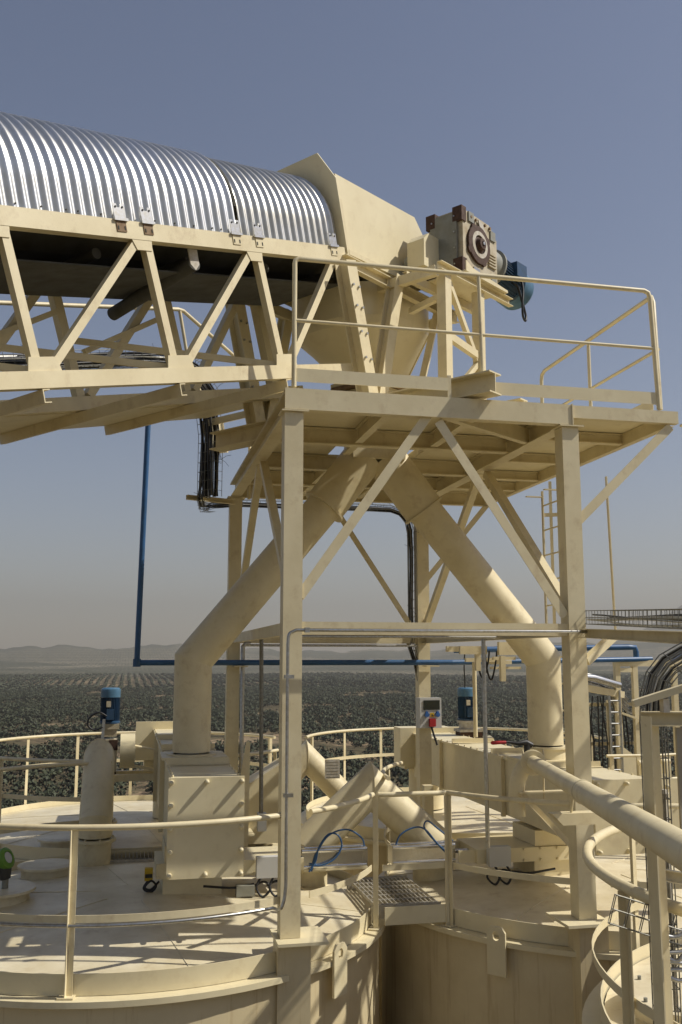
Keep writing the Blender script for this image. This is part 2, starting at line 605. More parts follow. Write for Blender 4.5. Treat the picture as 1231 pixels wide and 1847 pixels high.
def groves():
    a = math.radians(12.4)
    hx, hy = math.sin(a), math.cos(a)
    # old irregular grove nearby
    n = 200
    gx, gy = np.meshgrid(np.arange(-n, n) * 6.1, np.arange(0, n) * 5.1)
    x = (gx + rng.uniform(-2.6, 2.6, gx.shape)).ravel()
    y = (gy + rng.uniform(-2.6, 2.6, gx.shape)).ravel()
    r, az = np.hypot(x, y), np.degrees(np.arctan2(x, y)) - 12.4
    keep = (r > 150) & (r < 940 + 90 * vnoise(x / 90, y / 90, 77)) & (np.abs(az) < 25) & (rng.random(x.shape) > .05)
    keep &= vnoise(x / 30, y / 46, 5) < .78
    x, y, r = x[keep], y[keep], r[keep]
    # ordered rows farther out, running away from the tower
    gx, gy = np.meshgrid(np.arange(-90, 160) * 9.6 + 3, np.arange(150, 340) * 5.6)
    x2 = (gx + rng.uniform(-.5, .5, gx.shape)).ravel()
    y2 = (gy + rng.uniform(-.7, .7, gx.shape)).ravel()
    r2, az2 = np.hypot(x2, y2), np.degrees(np.arctan2(x2, y2)) - 12.4
    k2 = (r2 > 985) & (r2 < 1750 + 120 * vnoise(x2 / 120, y2 / 200, 9)) & ((x2 < 330) | (rng.random(x2.shape) > .12)) & (np.abs(az2) < 24) & (rng.random(x2.shape) > .04)
    x2, y2 = x2[k2], y2[k2]
    # the nearest 300 in frame are trees of their own
    cx = (x * math.cos(a) - y * math.sin(a)) / (x * hx + y * hy)
    order = np.argsort(np.where(np.abs(cx) < .37, r, 1e9))
    near = set(order[:300].tolist())
    meshes = [tree_mesh(i) for i in range(5)]
    first = True
    for i in sorted(near):
        o = bpy.data.objects.new("olive_tree", meshes[random.randrange(5)])
        COL.objects.link(o)
        s = random.uniform(.8, 1.1)
        o.location = (x[i], y[i], float(height(x[i:i + 1], y[i:i + 1])[0]) - .05)
        o.rotation_euler = (0, 0, random.uniform(0, 6.28))
        o.scale = (s, s, s * random.uniform(.85, 1.1))
        tag(o, "grey-green olive tree in the dense grove far below the silos", "olive tree", "olive trees of the nearer grove")
    far = np.array([i for i in range(len(x)) if i not in near])

    def mass(name, xs, ys, nq, size, R, H, zc):
        both = [leaf_quads(nq, size, R, H, zc) for _ in range(16)]
        tpl, pf = [a for a, _ in both], [a for _, a in both]
        zs = height(xs, ys)
        k = rng.integers(0, 16, len(xs))
        sc = rng.uniform(.85, 1.25, len(xs))
        q = np.stack(tpl)[k] * sc[:, None, None, None]
        q[..., 0] += xs[:, None, None]
        q[..., 1] += ys[:, None, None]
        q[..., 2] += zs[:, None, None]
        v = q.reshape(-1, 3).astype(np.float32)
        m = len(v) // 4
        me = bpy.data.meshes.new(name)
        me.vertices.add(len(v))
        me.vertices.foreach_set("co", v.ravel())
        me.loops.add(4 * m)
        me.loops.foreach_set("vertex_index", np.arange(4 * m, dtype=np.int32))
        me.polygons.add(m)
        me.polygons.foreach_set("loop_start", np.arange(0, 4 * m, 4, dtype=np.int32))
        me.update()
        me.validate()
        at = me.attributes.new("puff", 'FLOAT_VECTOR', 'POINT')
        at.data.foreach_set("vector", np.repeat(np.stack(pf)[k].reshape(-1, 3), 4, 0).astype(np.float32).ravel())
        me.materials.append(leaf)
        o = bpy.data.objects.new(name, me)
        COL.objects.link(o)
        o['kind'] = 'stuff'
        return o
    mass("olive_grove", x[far], y[far], 58, .44, 2.45, 2.0, 2.3)
    mass("orchard_rows", x2, y2, 16, 1.05, 2.1, 1.9, 2.2)


groves()

# haze: one closed box of thin even air round everything
hb = MB().box((-8900, -8900, -110), (8900, 8900, 500)).build("haze", bpy.data.materials.new("thin_haze"))
hb['kind'] = 'stuff'
hm = hb.data.materials[0]
hm.use_nodes = True
hm.node_tree.nodes.remove(hm.node_tree.nodes["Principled BSDF"])
pv = hm.node_tree.nodes.new("ShaderNodeVolumePrincipled")
pv.inputs["Color"].default_value = (.54, .525, .50, 1)
pv.inputs["Density"].default_value = 2.1e-4
pv.inputs["Anisotropy"].default_value = .2
hm.node_tree.links.new(pv.outputs[0], hm.node_tree.nodes["Material Output"].inputs["Volume"])

# ------------------------------------------------------------------ silos
SX0, SX1, SYF, SYB, SR = .14, 5.19, 10.22, 15.12, 2.43
ZR = -2.5                                     # rim level


def silo(cx, cy, label, zr=ZR, r=SR, bottom=-31.8):
    t = thing("silo", label, "silo", (cx, cy, bottom), "steel silos under the loading tower")
    z = zr
    m = MB().lathe((cx, cy, 0), (0, 0, 1), [(r, bottom), (r, z - .02)], 96)
    m.build("shell", tank_paint, t)
    m = MB().lathe((cx, cy, 0), (0, 0, 1), [(r - .05, z - .045), (r + .075, z - .045), (r + .075, z - .03), (r + .075, z), (r - .07, z), (r - .07, z - .045)], 96)
    m.build("rim_flange", plate_paint, t)
    m = MB().lathe((cx, cy, 0), (0, 0, 1), [(r - .06, z + .004), (r - .05, z + .004), (r - .05, z + .16), (r - .06, z + .16), (r - .06, z + .004)], 96)
    m.build("toe_plate", plate_paint, t)
    m = MB().lathe((cx, cy, 0), (0, 0, 1), [(r - .071, z + .07), (r * .62, z + .145), (.32, z + .20), (0.001, z + .205)], 72)
    m.build("roof", roof_paint, t)
    m = MB()
    for a in range(6):                         # radial weld seams of the roof plates
        q = math.radians(a * 60 + 41)
        for (ra, za), (rb, zb) in (((r - .08, z + .073), (r * .62, z + .147)), ((r * .62, z + .147), (.34, z + .202))):
            m.tube([(cx + ra * math.cos(q), cy + ra * math.sin(q), za), (cx + rb * math.cos(q), cy + rb * math.sin(q), zb)], .0045, 5)
    m.build("weld_seam", roof_paint, t)["kind"] = "stuff"
    return t


silo_a = silo(SX0, SYF, "cream silo with flange-topped roof under the small conveyor end plate")
silo_b = silo(SX1, SYF, "cream silo with shaded shell and round lifting lug beside the gap")
silo_c = silo(SX0, SYB, "far cream silo beneath the blue motor with looped cable")
silo_d = silo(SX1, SYB, "far cream silo behind the tower, below the wall socket box")
silo_e = silo(5.2, 5.12, "near cream silo under the caged corner railing, only its edge seen", ZR + .16, 2.40)


def roofz(cx, cy, x, y):
    r = math.hypot(x - cx, y - cy)
    return ZR + (.07 + (SR - .071 - r) / (SR - .071 - SR * .62) * .075 if r > SR * .62 else .145 + (SR * .62 - r) / (SR * .62 - .32) * .055)


# lifting lugs
def lug(cx, cy, ang, silo_t):
    q = math.radians(ang)
    n, t = V((math.cos(q), math.sin(q), 0)), V((-math.sin(q), math.cos(q), 0))
    c = V((cx, cy, 0)) + n * (SR + .078)
    w = .092
    out = [(-w, -.05), (w, -.05), (w, .075), (w * .6, .125), (-w * .6, .125), (-w, .075)]
    hc = .045
    angs = sorted([2 * math.pi * k / 12 for k in range(12)] + [math.atan2(y - hc, x) % (2 * math.pi) for x, y in out])
    P = lambda p, dd: tuple(c + t * p[0] + n * dd + V((0, 0, ZR + p[1])))
    inner = [((.034) * math.cos(a), hc + .042 * math.sin(a)) for a in angs]
    outer = []
    for a in angs:
        dx, dy = math.cos(a), math.sin(a)
        best = 9
        for i in range(6):
            (ax, ay), (bx, by) = out[i], out[(i + 1) % 6]
            ex, ey = bx - ax, by - ay
            den = dx * ey - dy * ex
            if abs(den) < 1e-9:
                continue
            s = (ax * ey - (ay - hc) * ex) / den
            u = (ax * dy - (ay - hc) * dx) / den
            if s > 0 and -1e-6 <= u <= 1 + 1e-6:
                best = min(best, s)
        outer.append((best * dx, hc + best * dy))
    m = MB()
    K = len(angs)
    for k in range(K):
        k2 = (k + 1) % K
        for dd in (0, .022):
            m.add([P(inner[k], dd), P(outer[k], dd), P(outer[k2], dd), P(inner[k2], dd)], [(0, 1, 2, 3)])
        m.add([P(inner[k], 0), P(inner[k2], 0), P(inner[k2], .022), P(inner[k], .022)], [(0, 1, 2, 3)])
        m.add([P(outer[k], 0), P(outer[k2], 0), P(outer[k2], .022), P(outer[k], .022)], [(0, 1, 2, 3)])
    m.plate([P((-w, -.29), 0), P((w, -.29), 0), P((w, -.051), 0), P((-w, -.051), 0)], n * .022)
    m.build("lifting_lug", plate_paint, silo_t)


lug(SX1, SYF, 221.5, silo_b)
lug(SX0, SYF, -48, silo_a)

# ------------------------------------------------------------------ railings
RZ = -1.28                                      # hand rail height


def ring_rail(name, label, cx, cy, r, a0, a1, posts, group="curved railings round the silo roofs", rz=RZ, mid=-1.95, zb=ZR + .004, ends=None, n=36, dia=.024):
    t = thing(name, label, "railing", (cx + r * math.cos(math.radians((a0 + a1) / 2)), cy + r * math.sin(math.radians((a0 + a1) / 2)), zb), group)
    MB().tube(arc((cx, cy), r, a0, a1, rz, n), dia, 10).build("top_rail", paint, t)
    ribbon(arc((cx, cy), r - .012, a0, a1, mid - .025, n), .055, .008).build("mid_rail", paint, t)
    for a in posts:
        q = math.radians(a)
        c = V((cx + r * math.cos(q), cy + r * math.sin(q), 0))
        tn = V((-math.sin(q), math.cos(q), 0))
        nn = V((math.cos(q), math.sin(q), 0))
        m = MB().angle(tuple(c + V((0, 0, zb))), tuple(c + V((0, 0, rz - .015))), .05, .006, up=tuple(nn))
        m.plate([tuple(c + tn * s + nn * b + V((0, 0, zb))) for s, b in ((-.05, -.04), (.07, -.04), (.07, .06), (-.05, .06))], (0, 0, .01))
        m.build("post", paint, t)
    return t


RR = SR - .03
ra = ring_rail("railing", "curved cream railing with galvanised conduit clipped along its middle bar", SX0, SYF, RR, -152, -61.5, [-148, -102.3])
# conduit that runs along the middle bar and turns up the column
cx, cy = SX0, SYF
pts = arc((cx, cy), RR + .03, -140, -64, -1.985, 30) + [(1.24, 7.99, -1.99), (1.262, 7.95, -1.97)]
pts += bez([(1.262, 7.95, -1.97), (1.285, 7.955, -1.9), (1.298, 7.962, -1.8)], 5)[1:] + [(1.298, 7.962, .12)] + bez([(1.298, 7.962, .12), (1.31, 7.962, .2), (1.37, 7.962, .235)], 6)[1:] + [(4.0, 7.962, .235)]
cnd = thing("conduit", "thin galvanised conduit from the curved railing up the column and along the beam", "conduit", (1.3, 7.96, -1.99))
MB().tube(pts, .014, 8).build("pipe", galv, cnd)
m = MB()
for z in (-1.1, -.15):
    m.box((1.27, 7.94, z - .015), (1.35, 7.985, z + .015))
m.box((1.44, 7.94, .215), (1.48, 7.988, .255))
m.build("clamp", galv, cnd)["kind"] = "stuff"
ring_rail("railing", "short curved railing between the tall front column and the grating bridge", SX0, SYF, RR + .03, -54.5, -26.5, [-26.3])
ring_rail("railing", "curved railing in dappled shade before the slide gate with junction box", SX1, SYF, RR, 207, 237.5, [207.3])
ring_rail("railing", "railing of the shaded silo passing behind the thick cream pipe", SX1, SYF, RR, 245, 300, [262, 285])
ring_rail("railing", "curved railing end above the inverted pipe, striped with shadow", SX1, SYF, RR, 140, 178, [150], mid=-1.98)
ring_rail("railing", "curved railing on the front silo beside the half-round duct", SX0, SYF, RR, 97, 170, [98, 140], mid=-1.98)
ring_rail("railing", "long far railing in front of the olive grove, behind the blue motor", SX0, SYB, RR, 20, 190, [24, 46, 68, 90, 112, 134, 156, 178], mid=-1.75, n=60)
ring_rail("railing", "curved railing of the far silo meeting the half-round duct", SX0, SYB, RR, 195, 262, [261, 225], mid=-1.75)
ring_rail("railing", "far railing behind the socket box and conveyor with the second blue motor", SX1, SYB, RR, -10, 163, [0, 30, 60, 84, 104, 124, 150], mid=-1.75, n=60)
ring_rail("railing", "curved railing of the far silo in front of the mitred pipe", SX0, SYB, RR, -78, -35, [-76, -38], mid=-1.75)
ring_rail("railing", "near railing curling round its caged corner beside the thick pipe", 5.15, 5.16, 2.34, 119, 268, [121, 178, 238], rz=-1.29, mid=-1.9, zb=ZR + .165, dia=.034)

# bridge between the two front silos
t = thing("footbridge", "steel grating footbridge with kick plate joining the two front silos", "footbridge", (2.7, 9.75, -2.5))
m = MB()
for i in range(15):
    x = 2.36 + i * .044
    m.box((x, 9.22, -2.335), (x + .009, 10.34, -2.305))
for i in range(7):
    y = 9.25 + i * .175
    m.box((2.36, y, -2.318), (2.99, y + .010, -2.303))
m.build("grating", grate_m, t)["kind"] = "stuff"
for y in (9.2, 10.36):
    MB().box((2.34, y - .004, -2.42), (3.0, y + .004, -2.30)).build("frame_bar", grate_m, t)
MB().box((2.42, 9.10, -2.46), (3.05, 9.108, -2.3)).build("kick_plate", plate_paint, t)
MB().tube([(2.37, 9.13, RZ), (2.5, 9.1, RZ), (2.95, 9.1, RZ), (3.05, 9.13, RZ)], .024, 10).build("top_rail", paint, t)
ribbon([(2.4, 9.11, -1.975), (3.04, 9.11, -1.975)], .055, .008).build("mid_rail", paint, t)

# ------------------------------------------------------------------ tower
TX0, TX1, TY0, TY1 = 1.355, 3.965, 8.07, 12.72   # column faces
CW = .165
tower = thing("loading_tower", "cream steel tower with four columns and a cantilevered platform", "tower", (2.66, 10.4, -2.5))
cols = {}
for i, x in enumerate((TX0, TX1)):
    for j, (y, zb) in enumerate(((TY0 + CW / 2, -2.235), (TY1 + CW / 2, -2.2))):
        h = CW / 2
        m = MB().box((x - h, y - h, zb), (x + h, y + h, 2.135))
        m.build("column", paint, tower)
        MB().box((x - h - .03, y - h - .03, 2.138), (x + h + .045, y + h + .03, 2.15)).build("cap_plate", paint, tower)
        px0, px1 = (-.12, .29) if i == 0 else (-.25, .17)
        MB().box((x + px0, y - h - .14, zb - .027), (x + px1, y + h + .16, zb - .003)).build("base_plate", plate_paint, tower)
        MB().box((x - .11, y - .13, -5.5), (x + .16, y + .11, zb - .03)).build("pedestal", tank_paint, tower)
# beams of the platform
zt, zb = 2.345, 2.155
MB().chan((TX0 - .085, TY0 + .03, 2.25), (TX1 + .02, TY0 + .03, 2.25), .1, .19, .01, flip=-1).build("front_beam", paint, tower)
MB().box((TX1 + .013, TY0 - .03, 2.153), (TX1 + .023, TY0 + .085, 2.352)).build("end_plate", paint, tower)
MB().chan((TX1 + .03, TY0 + .03, 2.285), (5.09, TY0 + .03, 2.285), .07, .12, .008, flip=-1).build("front_beam", paint, tower)
PB = 12.86                                       # rear edge
MB().hbeam((TX0, TY0 + .09, 2.25), (TX0, PB, 2.25), .14, .19).build("side_beam", paint, tower)
MB().hbeam((TX1, TY0 + .09, 2.25), (TX1, PB, 2.25), .14, .19).build("side_beam", paint, tower)
MB().chan((5.06, TY0 + .09, 2.28), (5.06, PB, 2.28), .07, .13, .008, flip=1).build("side_beam", paint, tower)
MB().chan((TX0 + .08, PB - .04, 2.25), (5.02, PB - .04, 2.25), .08, .19, .01).build("rear_beam", paint, tower)
for y in (9.45, 10.78, 11.85):
    MB().hbeam((TX0 + .075, y, 2.255), (TX1 - .075, y, 2.255), .1, .17).build("cross_beam", paint, tower)
for y in (9.05, 10.16, 11.2, 11.95):
    MB().hbeam((TX1 + .075, y, 2.285), (5.02, y, 2.285), .08, .11).build("cross_beam", paint, tower)
for x in (2.25, 3.06):
    for a, b in ((8.15, 9.39), (9.51, 9.96), (10.84, 11.79), (11.91, 12.75)):
        MB().hbeam((x, a, 2.265), (x, b, 2.265), .08, .15).build("joist", paint, tower)
MB().bar((TX1 - .06, 8.95, 2.24), (2.75, 8.13, 2.24), .07, .15).build("diagonal_joist", paint, tower)
m = MB().box((TX0 - .07, TY0 + .085, 2.348), (TX1 + .01, 9.95, 2.356)).box((TX0 - .07, 10.75, 2.348), (TX1 + .01, PB, 2.356))
m.box((TX0 - .07, 9.952, 2.348), (2.2, 10.748, 2.356)).box((3.12, 9.952, 2.348), (TX1 + .01, 10.748, 2.356))
m.build("deck_plate", plate_paint, tower)
MB().box((TX1 + .014, TY0 + .085, 2.348), (5.09, PB, 2.356)).build("deck_plate", plate_paint, tower)
# lower ring of beams
zl = .255
MB().chan((TX0 + CW / 2, TY0 + .06, zl), (TX1 - CW / 2, TY0 + .06, zl), .07, .11, .008, flip=-1).build("tie_beam", paint, tower)
MB().chan((TX0 + CW / 2, TY1 + .09, zl + .0), (TX1 - CW / 2, TY1 + .09, zl), .07, .11, .008, flip=-1).build("tie_beam", paint, tower)
MB().chan((TX0, TY0 + CW, zl), (TX0, TY1, zl), .07, .11, .008).build("tie_beam", paint, tower)
MB().chan((TX1, TY0 + CW, zl), (TX1, TY1, zl), .07, .11, .008, flip=-1).build("tie_beam", paint, tower)
MB().chan((TX0 + .05, 9.85, zl), (TX1 - .05, 9.85, zl), .06, .08, .008).build("tie_beam", paint, tower)


def brace(a, b, w=.085, up=(0, 1, 0)):
    MB().angle(a, b, w, .008, up=up, fx=-1).build("brace", paint, tower)


YF = TY0 + .02
brace((2.62, YF, 2.15), (TX0 + .10, YF, .50))
brace((2.72, YF, 2.15), (TX1 - .07, YF, .40))
brace((5.05, YF, 2.17), (TX1 + .085, YF, 1.22))
YB = TY1 + .06
brace((2.62, YB, 2.15), (TX0 + .10, YB, .40), .075)
brace((2.70, YB, 2.15), (TX1 - .10, YB, .40), .075)
brace((5.0, YB, 2.17), (TX1 + .085, YB, 1.05), .075)
for x in (TX0, TX1):
    brace((x, 10.30, 2.15), (x, TY0 + CW + .02, .45), .08, (1, 0, 0))
    brace((x, 10.52, 2.15), (x, TY1 - .03, .45), .08, (1, 0, 0))
# cantilever bracket below the cable tray on the right
MB().bar((TX1 + .09, 8.12, -.03), (4.45, 8.3, .215), .07, .07).build("bracket", paint, tower)
MB().chan((TX1 + .03, 8.04, .225), (3.26, 4.75, .10), .06, .08, .007).build("bracket", paint, tower)

# platform railing
t = thing("platform_railing", "straight cream railing with kick plates round the raised platform", "railing", (3.1, 8.1, 2.36))
TR, MR = 3.555, 2.975
y = TY0 + .01
p = [(1.352, y, 2.36), (1.352, y, TR - .05), (1.36, y, TR - .015), (1.39, y, TR), (4.80, y, TR - .01), (4.845, y, TR - .03), (4.862, y, TR - .09), (4.90, y, 2.36)]
MB().tube(p, .0225, 10).build("top_rail", paint, t)
MB().tube([(1.36, y, MR), (4.88, y, MR - .01)], .017, 8).build("mid_rail", paint, t)
MB().tube([(3.115, y, 2.52), (3.095, y, TR - .01)], .02, 8).build("post", paint, t)
MB().box((1.375, y - .004, 2.415), (2.78, y + .004, 2.535)).build("kick_plate", plate_paint, t)
MB().bar((2.79, y + .004, 2.35), (2.79, y + .004, 2.56), .035, .012, up=(0, 1, 0)).build("post", paint, t)
MB().box((3.24, y - .004, 2.405), (4.88, y + .004, 2.525)).build("kick_plate", plate_paint, t)
MB().tube([(4.92, y + .01, 2.36), (4.90, y + .01, TR - .12), (4.93, y + .09, TR - .03), (4.95, 8.3, TR - .015), (4.95, 10.72, TR - .015), (4.95, 10.8, TR - .05), (4.95, 10.82, TR - .12), (4.95, 10.82, 2.36)], .0225, 10).build("top_rail", paint, t)
MB().tube([(4.95, 8.12, MR), (4.95, 10.82, MR)], .017, 8).build("mid_rail", paint, t)
MB().tube([(4.95, 9.55, 2.36), (4.95, 9.55, TR - .03)], .02, 8).build("post", paint, t)
MB().box((4.966, 8.3, 2.42), (4.974, 10.8, 2.53)).build("kick_plate", plate_paint, t)

# caged ladder at the platform's far side
t = thing("caged_ladder", "caged cream ladder hanging behind the platform's far corner", "ladder", (5.32, 11.5, -2.2))
ya, yb = 11.16, 11.72
for yy in (ya, yb):
    MB().bar((5.32, yy, -1.2), (5.32, yy, 2.2), .05, .014, up=(1, 0, 0)).build("stile", paint, t)
    MB().bar((5.09, yy, 2.12), (5.32, yy, 2.12), .05, .012).build("bracket", paint, t)
r0 = MB().cyl((5.32, ya, 2.0), (5.32, yb, 2.0), .011, 8).build("rung", paint, t)
for k in range(1, 10):
    again(r0, (5.32, (ya + yb) / 2, 2.0 - .33 * k), t)
yc = (ya + yb) / 2
for z in (1.87, .95):
    ribbon([(5.32 + .35 * math.sin(q) + .02, yc - .36 * math.cos(q) * (1 if True else 0), z) for q in [math.pi * k / 18 for k in range(19)]], .05, .006).build("cage_hoop", paint, t)
for q in (.35, 1.57, 2.8):
    x, yy = 5.345 + .35 * math.sin(q), yc - .36 * math.cos(q)
    MB().bar((x, yy, .3), (x, yy, 2.35 if q > 1 else 2.0), .04, .008, up=(math.sin(q), -math.cos(q), 0)).build("cage_bar", paint, t)
MB().bar((6.02, 11.2, .35), (5.98, 11.2, 2.33), .045, .012, up=(1, 0, 0)).build("cage_bar", paint, t)

# ------------------------------------------------------------------ Y chute
chute = thing("forked_chute", "cream forked chute splitting below the platform into two elbow pipes", "chute", (2.66, 10.35, -1.1))
CY, CR = 10.36, .197
for sg, nm in ((-1, "a"), (1, "b")):
    ex = 2.665 + sg * 1.985
    MB().mitre([(2.665 + sg * .55, CY, 1.71), (ex, CY, -.02), (ex, CY, -.96)], CR, 36).build("elbow_pipe", paint, chute)
    # wider sleeve towards the fork
    a, b = V((2.665 + sg * .12, CY, 2.26)), V((2.665 + sg * .58, CY, 1.67))
    d = (b - a).normalized()
    m = MB().mitre([tuple(a), tuple(b)], CR + .035, 32)
    m.lathe(tuple(b - d * .012), tuple(d), [(CR - .01, 0), (CR + .06, 0), (CR + .06, .024), (CR - .01, .024)], 32)
    m.build("branch_pipe", paint, chute)
    m = MB().lathe((ex, CY, -1.0), (0, 0, 1), [(CR - .01, 0), (CR + .06, 0), (CR + .06, .025), (CR - .01, .025)], 32)
    m.lathe((ex, CY, -1.14), (0, 0, 1), [(CR + .03, 0), (CR + .03, .14), (CR - .01, .14)], 32)
    m.build("pipe_flange", paint, chute)
m = MB().box((2.665 - .3, CY - .24, 2.20), (2.665 + .3, CY + .24, 2.75))
m.build("inlet_box", paint, chute)
MB().box((2.665 - .36, CY - .3, 2.755), (2.665 + .36, CY + .3, 2.79)).build("inlet_flange", paint, chute)

# ------------------------------------------------------------------ conveyor gallery (inclined truss)
A53 = math.radians(53)
DV = V((math.sin(A53), math.cos(A53), 0))
NV = V((-math.cos(A53), math.sin(A53), 0))          # across, away from the camera side
BE = math.atan(.255)
E1 = DV * math.cos(BE) + V((0, 0, math.sin(BE)))
E3 = E1.cross(NV)
TO = V((2.66, 10.35, 3.29))
L = lambda t, y, h: TO + E1 * t + NV * y + E3 * h               # along the slope
H = lambda s, y, z: V((TO.x, TO.y, 0)) + DV * s + NV * y + V((0, 0, z))   # level frame

gal = thing("conveyor_gallery", "sloping cream truss gallery with corrugated zinc hood over the belt", "conveyor", tuple(L(-4, 0, 0)))
YN, YFAR = -.675, .66
T0, T1 = -12.4, -1.12
for y in (YN, YFAR):
    MB(L).bar((T0, y, -.115), (T1 + (.55 if y > 0 else .35), y, -.115), .1, .125).build("lower_chord", paint, gal)
    MB(L).bar((T0, y, 1.055), (T1, y, 1.055), .09, .145).build("upper_chord", paint, gal)
nodes = [-11.34, -10.05, -8.76, -7.47, -6.18, -4.89, -3.6, -2.31]
for y in (YN, YFAR):
    w, dp = (.07, .07) if y < 0 else (.085, .085)
    yy = y
    for i, t in enumerate(nodes):
        MB(L).bar((t, yy, -.05), (t - .08, yy, .99), w, dp, up=(1, 0, 0)).build("post", paint, gal)
        if i < len(nodes) - 1:
            MB(L).bar((t + .1, yy, -.05), (nodes[i + 1] - .17, yy, .985), w, dp - .006, up=(1, 0, 0)).build("diagonal", paint, gal)
        else:
            MB(L).bar((t + .1, yy, -.05), (-1.3, yy, .985), w, dp - .006, up=(1, 0, 0)).build("diagonal", paint, gal)
        if y < 0:
            MB(L).plate([(t - .09, yy - .042, -.052), (t + .19, yy - .042, -.052), (t + .16, yy - .042, .05), (t - .07, yy - .042, .05)], (0, .012, 0)).build("gusset", paint, gal)
            MB(L).plate([(t - .24, yy - .042, .982), (t - .04, yy - .042, .982), (t - .05, yy - .042, .9), (t - .2, yy - .042, .9)], (0, .012, 0)).build("gusset", paint, gal)
    MB(L).bar((-1.02, yy, -.05), (-1.08, yy, .985), w + .02, dp, up=(1, 0, 0)).build("post", paint, gal)
for t in nodes:
    MB(L).chan((t + .02, -.73, -.235), (t + .02, 2.06, -.235), .06, .1, .008).build("cross_beam", paint, gal)
for i in range(len(nodes) - 1):
    a, b = nodes[i], nodes[i + 1]
    MB(L).bar((a - .03, YFAR - .05, .46), (b - .02, YN + .05, -.03), .055, .055).build("wind_brace", paint, gal)
    MB(L).bar((a + .1, YFAR - .06, .35), (b - .1, YFAR - .06, .72), .05, .05).build("belt_bearer", paint, gal)
for a, b in ((T0, -7.43), (-7.43, -4.85), (-4.85, -3.56), (-3.56, -2.27), (-2.27, -.8)):
    MB(L).box((a + .012, .72, -.184), (b - .004, 2.04, -.176)).build("floor_panel", plate_paint, gal)
for y in (.74, 2.02):
    MB(L).chan((T0, y, -.125), (-.8, y, -.125), .05, .1, .007).build("floor_edge", paint, gal)
# belts and rollers
MB(L).box((T0, -.47, .815), (-.95, .47, .827)).build("return_belt", belt_m, gal)
m = MB(L)
m.add([(T0, -.45, 1.10), (-.9, -.45, 1.10), (-.9, -.2, .98), (T0, -.2, .98), (T0, .2, .98), (-.9, .2, .98), (-.9, .45, 1.10), (T0, .45, 1.10)], [(0, 1, 2, 3), (3, 2, 5, 4), (4, 5, 6, 7)])
m.build("carrying_belt", belt_m, gal)
for k in range(9):
    MB(L).cyl((-8.9 + k * .98, -.45, .93), (-8.9 + k * .98, .45, .93), .045, 12).build("carrying_roller", belt_m, gal)
for t in (-5.9, -3.12):
    r = MB(L).cyl((t, -.62, .86), (t, .58, .70), .062, 16).build("return_roller", belt_m, gal)
    MB(L).plate([(t - .05, -.628, .98), (t + .05, -.628, .98), (t + .05, -.628, .85), (t, -.628, .80), (t - .05, -.628, .85)], (0, .012, 0)).build("roller_bracket", white_paint, gal)


def cover(t0, t1, name, m, R, hc, h0, lift=0):
    pitch, amp = .097, .0165
    per = 8
    n = int((t1 - t0) / pitch * per)
    prof = [(-R, h0 + (hc - h0) * k / 3, -1, 0) for k in range(3)]
    for k in range(25):
        q = math.pi * (1 - k / 24)
        prof.append((R * math.cos(q), hc + R * math.sin(q), math.cos(q), math.sin(q)))
    prof += [(R, hc - (hc - h0) * k / 3, 1, 0) for k in range(1, 4)]
    mb = MB(L)
    vs = []
    for i in range(n + 1):
        t = t0 + i * pitch / per
        o = amp * math.cos(2 * math.pi * i / per) + lift
        ragged = .006 * math.sin(i * 1.7) * (1 if i % 5 else 2)
        for j, (y, h, ny, nh) in enumerate(prof):
            e = ragged if j in (0, len(prof) - 1) else 0
            vs.append((t, y + ny * o, h + nh * o + e))
    k = len(prof)
    mb.add(vs, [(i * k + j, (i + 1) * k + j, (i + 1) * k + j + 1, i * k + j + 1) for i in range(n) for j in range(k - 1)], True)
    o = mb.build(name, m, gal)
    return o


cover(-12.4, -2.56, "cover_sheet", sheet_new, .655, 1.40, 1.118, .012)
cover(-2.53, -1.10, "cover_sheet", sheet_dull, .65, 1.395, 1.135, -.008)
m = MB(L)
# strap at the overlap
vs, K = [], 24
for k in range(K + 1):
    a = math.pi * (1 - k / K)
    for (dr, dt) in ((.668, -.02), (.668, .012), (.60, .012), (.60, -.02)):
        vs.append((-2.545 + dt, dr * math.cos(a), 1.40 + dr * math.sin(a)))
m.add(vs, [(4 * k + j, 4 * k + 4 + j, 4 * k + 4 + (j + 1) % 4, 4 * k + (j + 1) % 4) for k in range(K) for j in range(4)])
m.build("cover_seam", dark_hole, gal)


def latch(t, old):
    m = MB(L)
    y = YN - .046
    w = .055
    m.plate([(t - w, y, 1.13), (t + w, y, 1.13), (t + w, y, 1.16), (t + w, y, 1.25), (t + w * .4, y, 1.25), (t + w * .3, y, 1.22), (t - w * .3, y, 1.22), (t - w * .4, y, 1.25), (t - w, y, 1.25)], (0, -.008, 0))
    m.bar((t - w - .01, y - .01, 1.125), (t + w + .012, y - .01, 1.125), .022, .022)
    m.build("latch_plate", galv, gal)
    m = MB(L)
    m.plate([(t - w * .85, y, 1.03), (t + w * .85, y, 1.03), (t + w * .85, y, 1.115), (t - w * .85, y, 1.115)], (0, -.006, 0))
    p = m.build("latch_base", rusty if old else paint, gal)
    m = MB(L)
    for s in (-.6, .6):
        m.box((t + w * s - .006, y - .0085, 1.045), (t + w * s + .006, y - .0062, 1.075))
        m.cyl((t + w * s, y - .006, 1.225), (t + w * s, y - .014, 1.225), .008, 8)
    m.build("latch_bolt", dark_hole, p)["kind"] = "stuff"


m = MB(L)
for k in range(60):
    if k % 7 in (1, 2, 4, 6):
        t = -9.0 + k * .107
        m.cyl((t, YN - .004, 1.165), (t, YN - .016, 1.165), .007, 6)
m.build("cover_screw", dark_hole, gal)["kind"] = "stuff"
for t, old in ((-3.93, 1), (-3.66, 1), (-2.66, 0), (-2.37, 0), (-1.3, 0), (-6.5, 1)):
    latch(t, old)
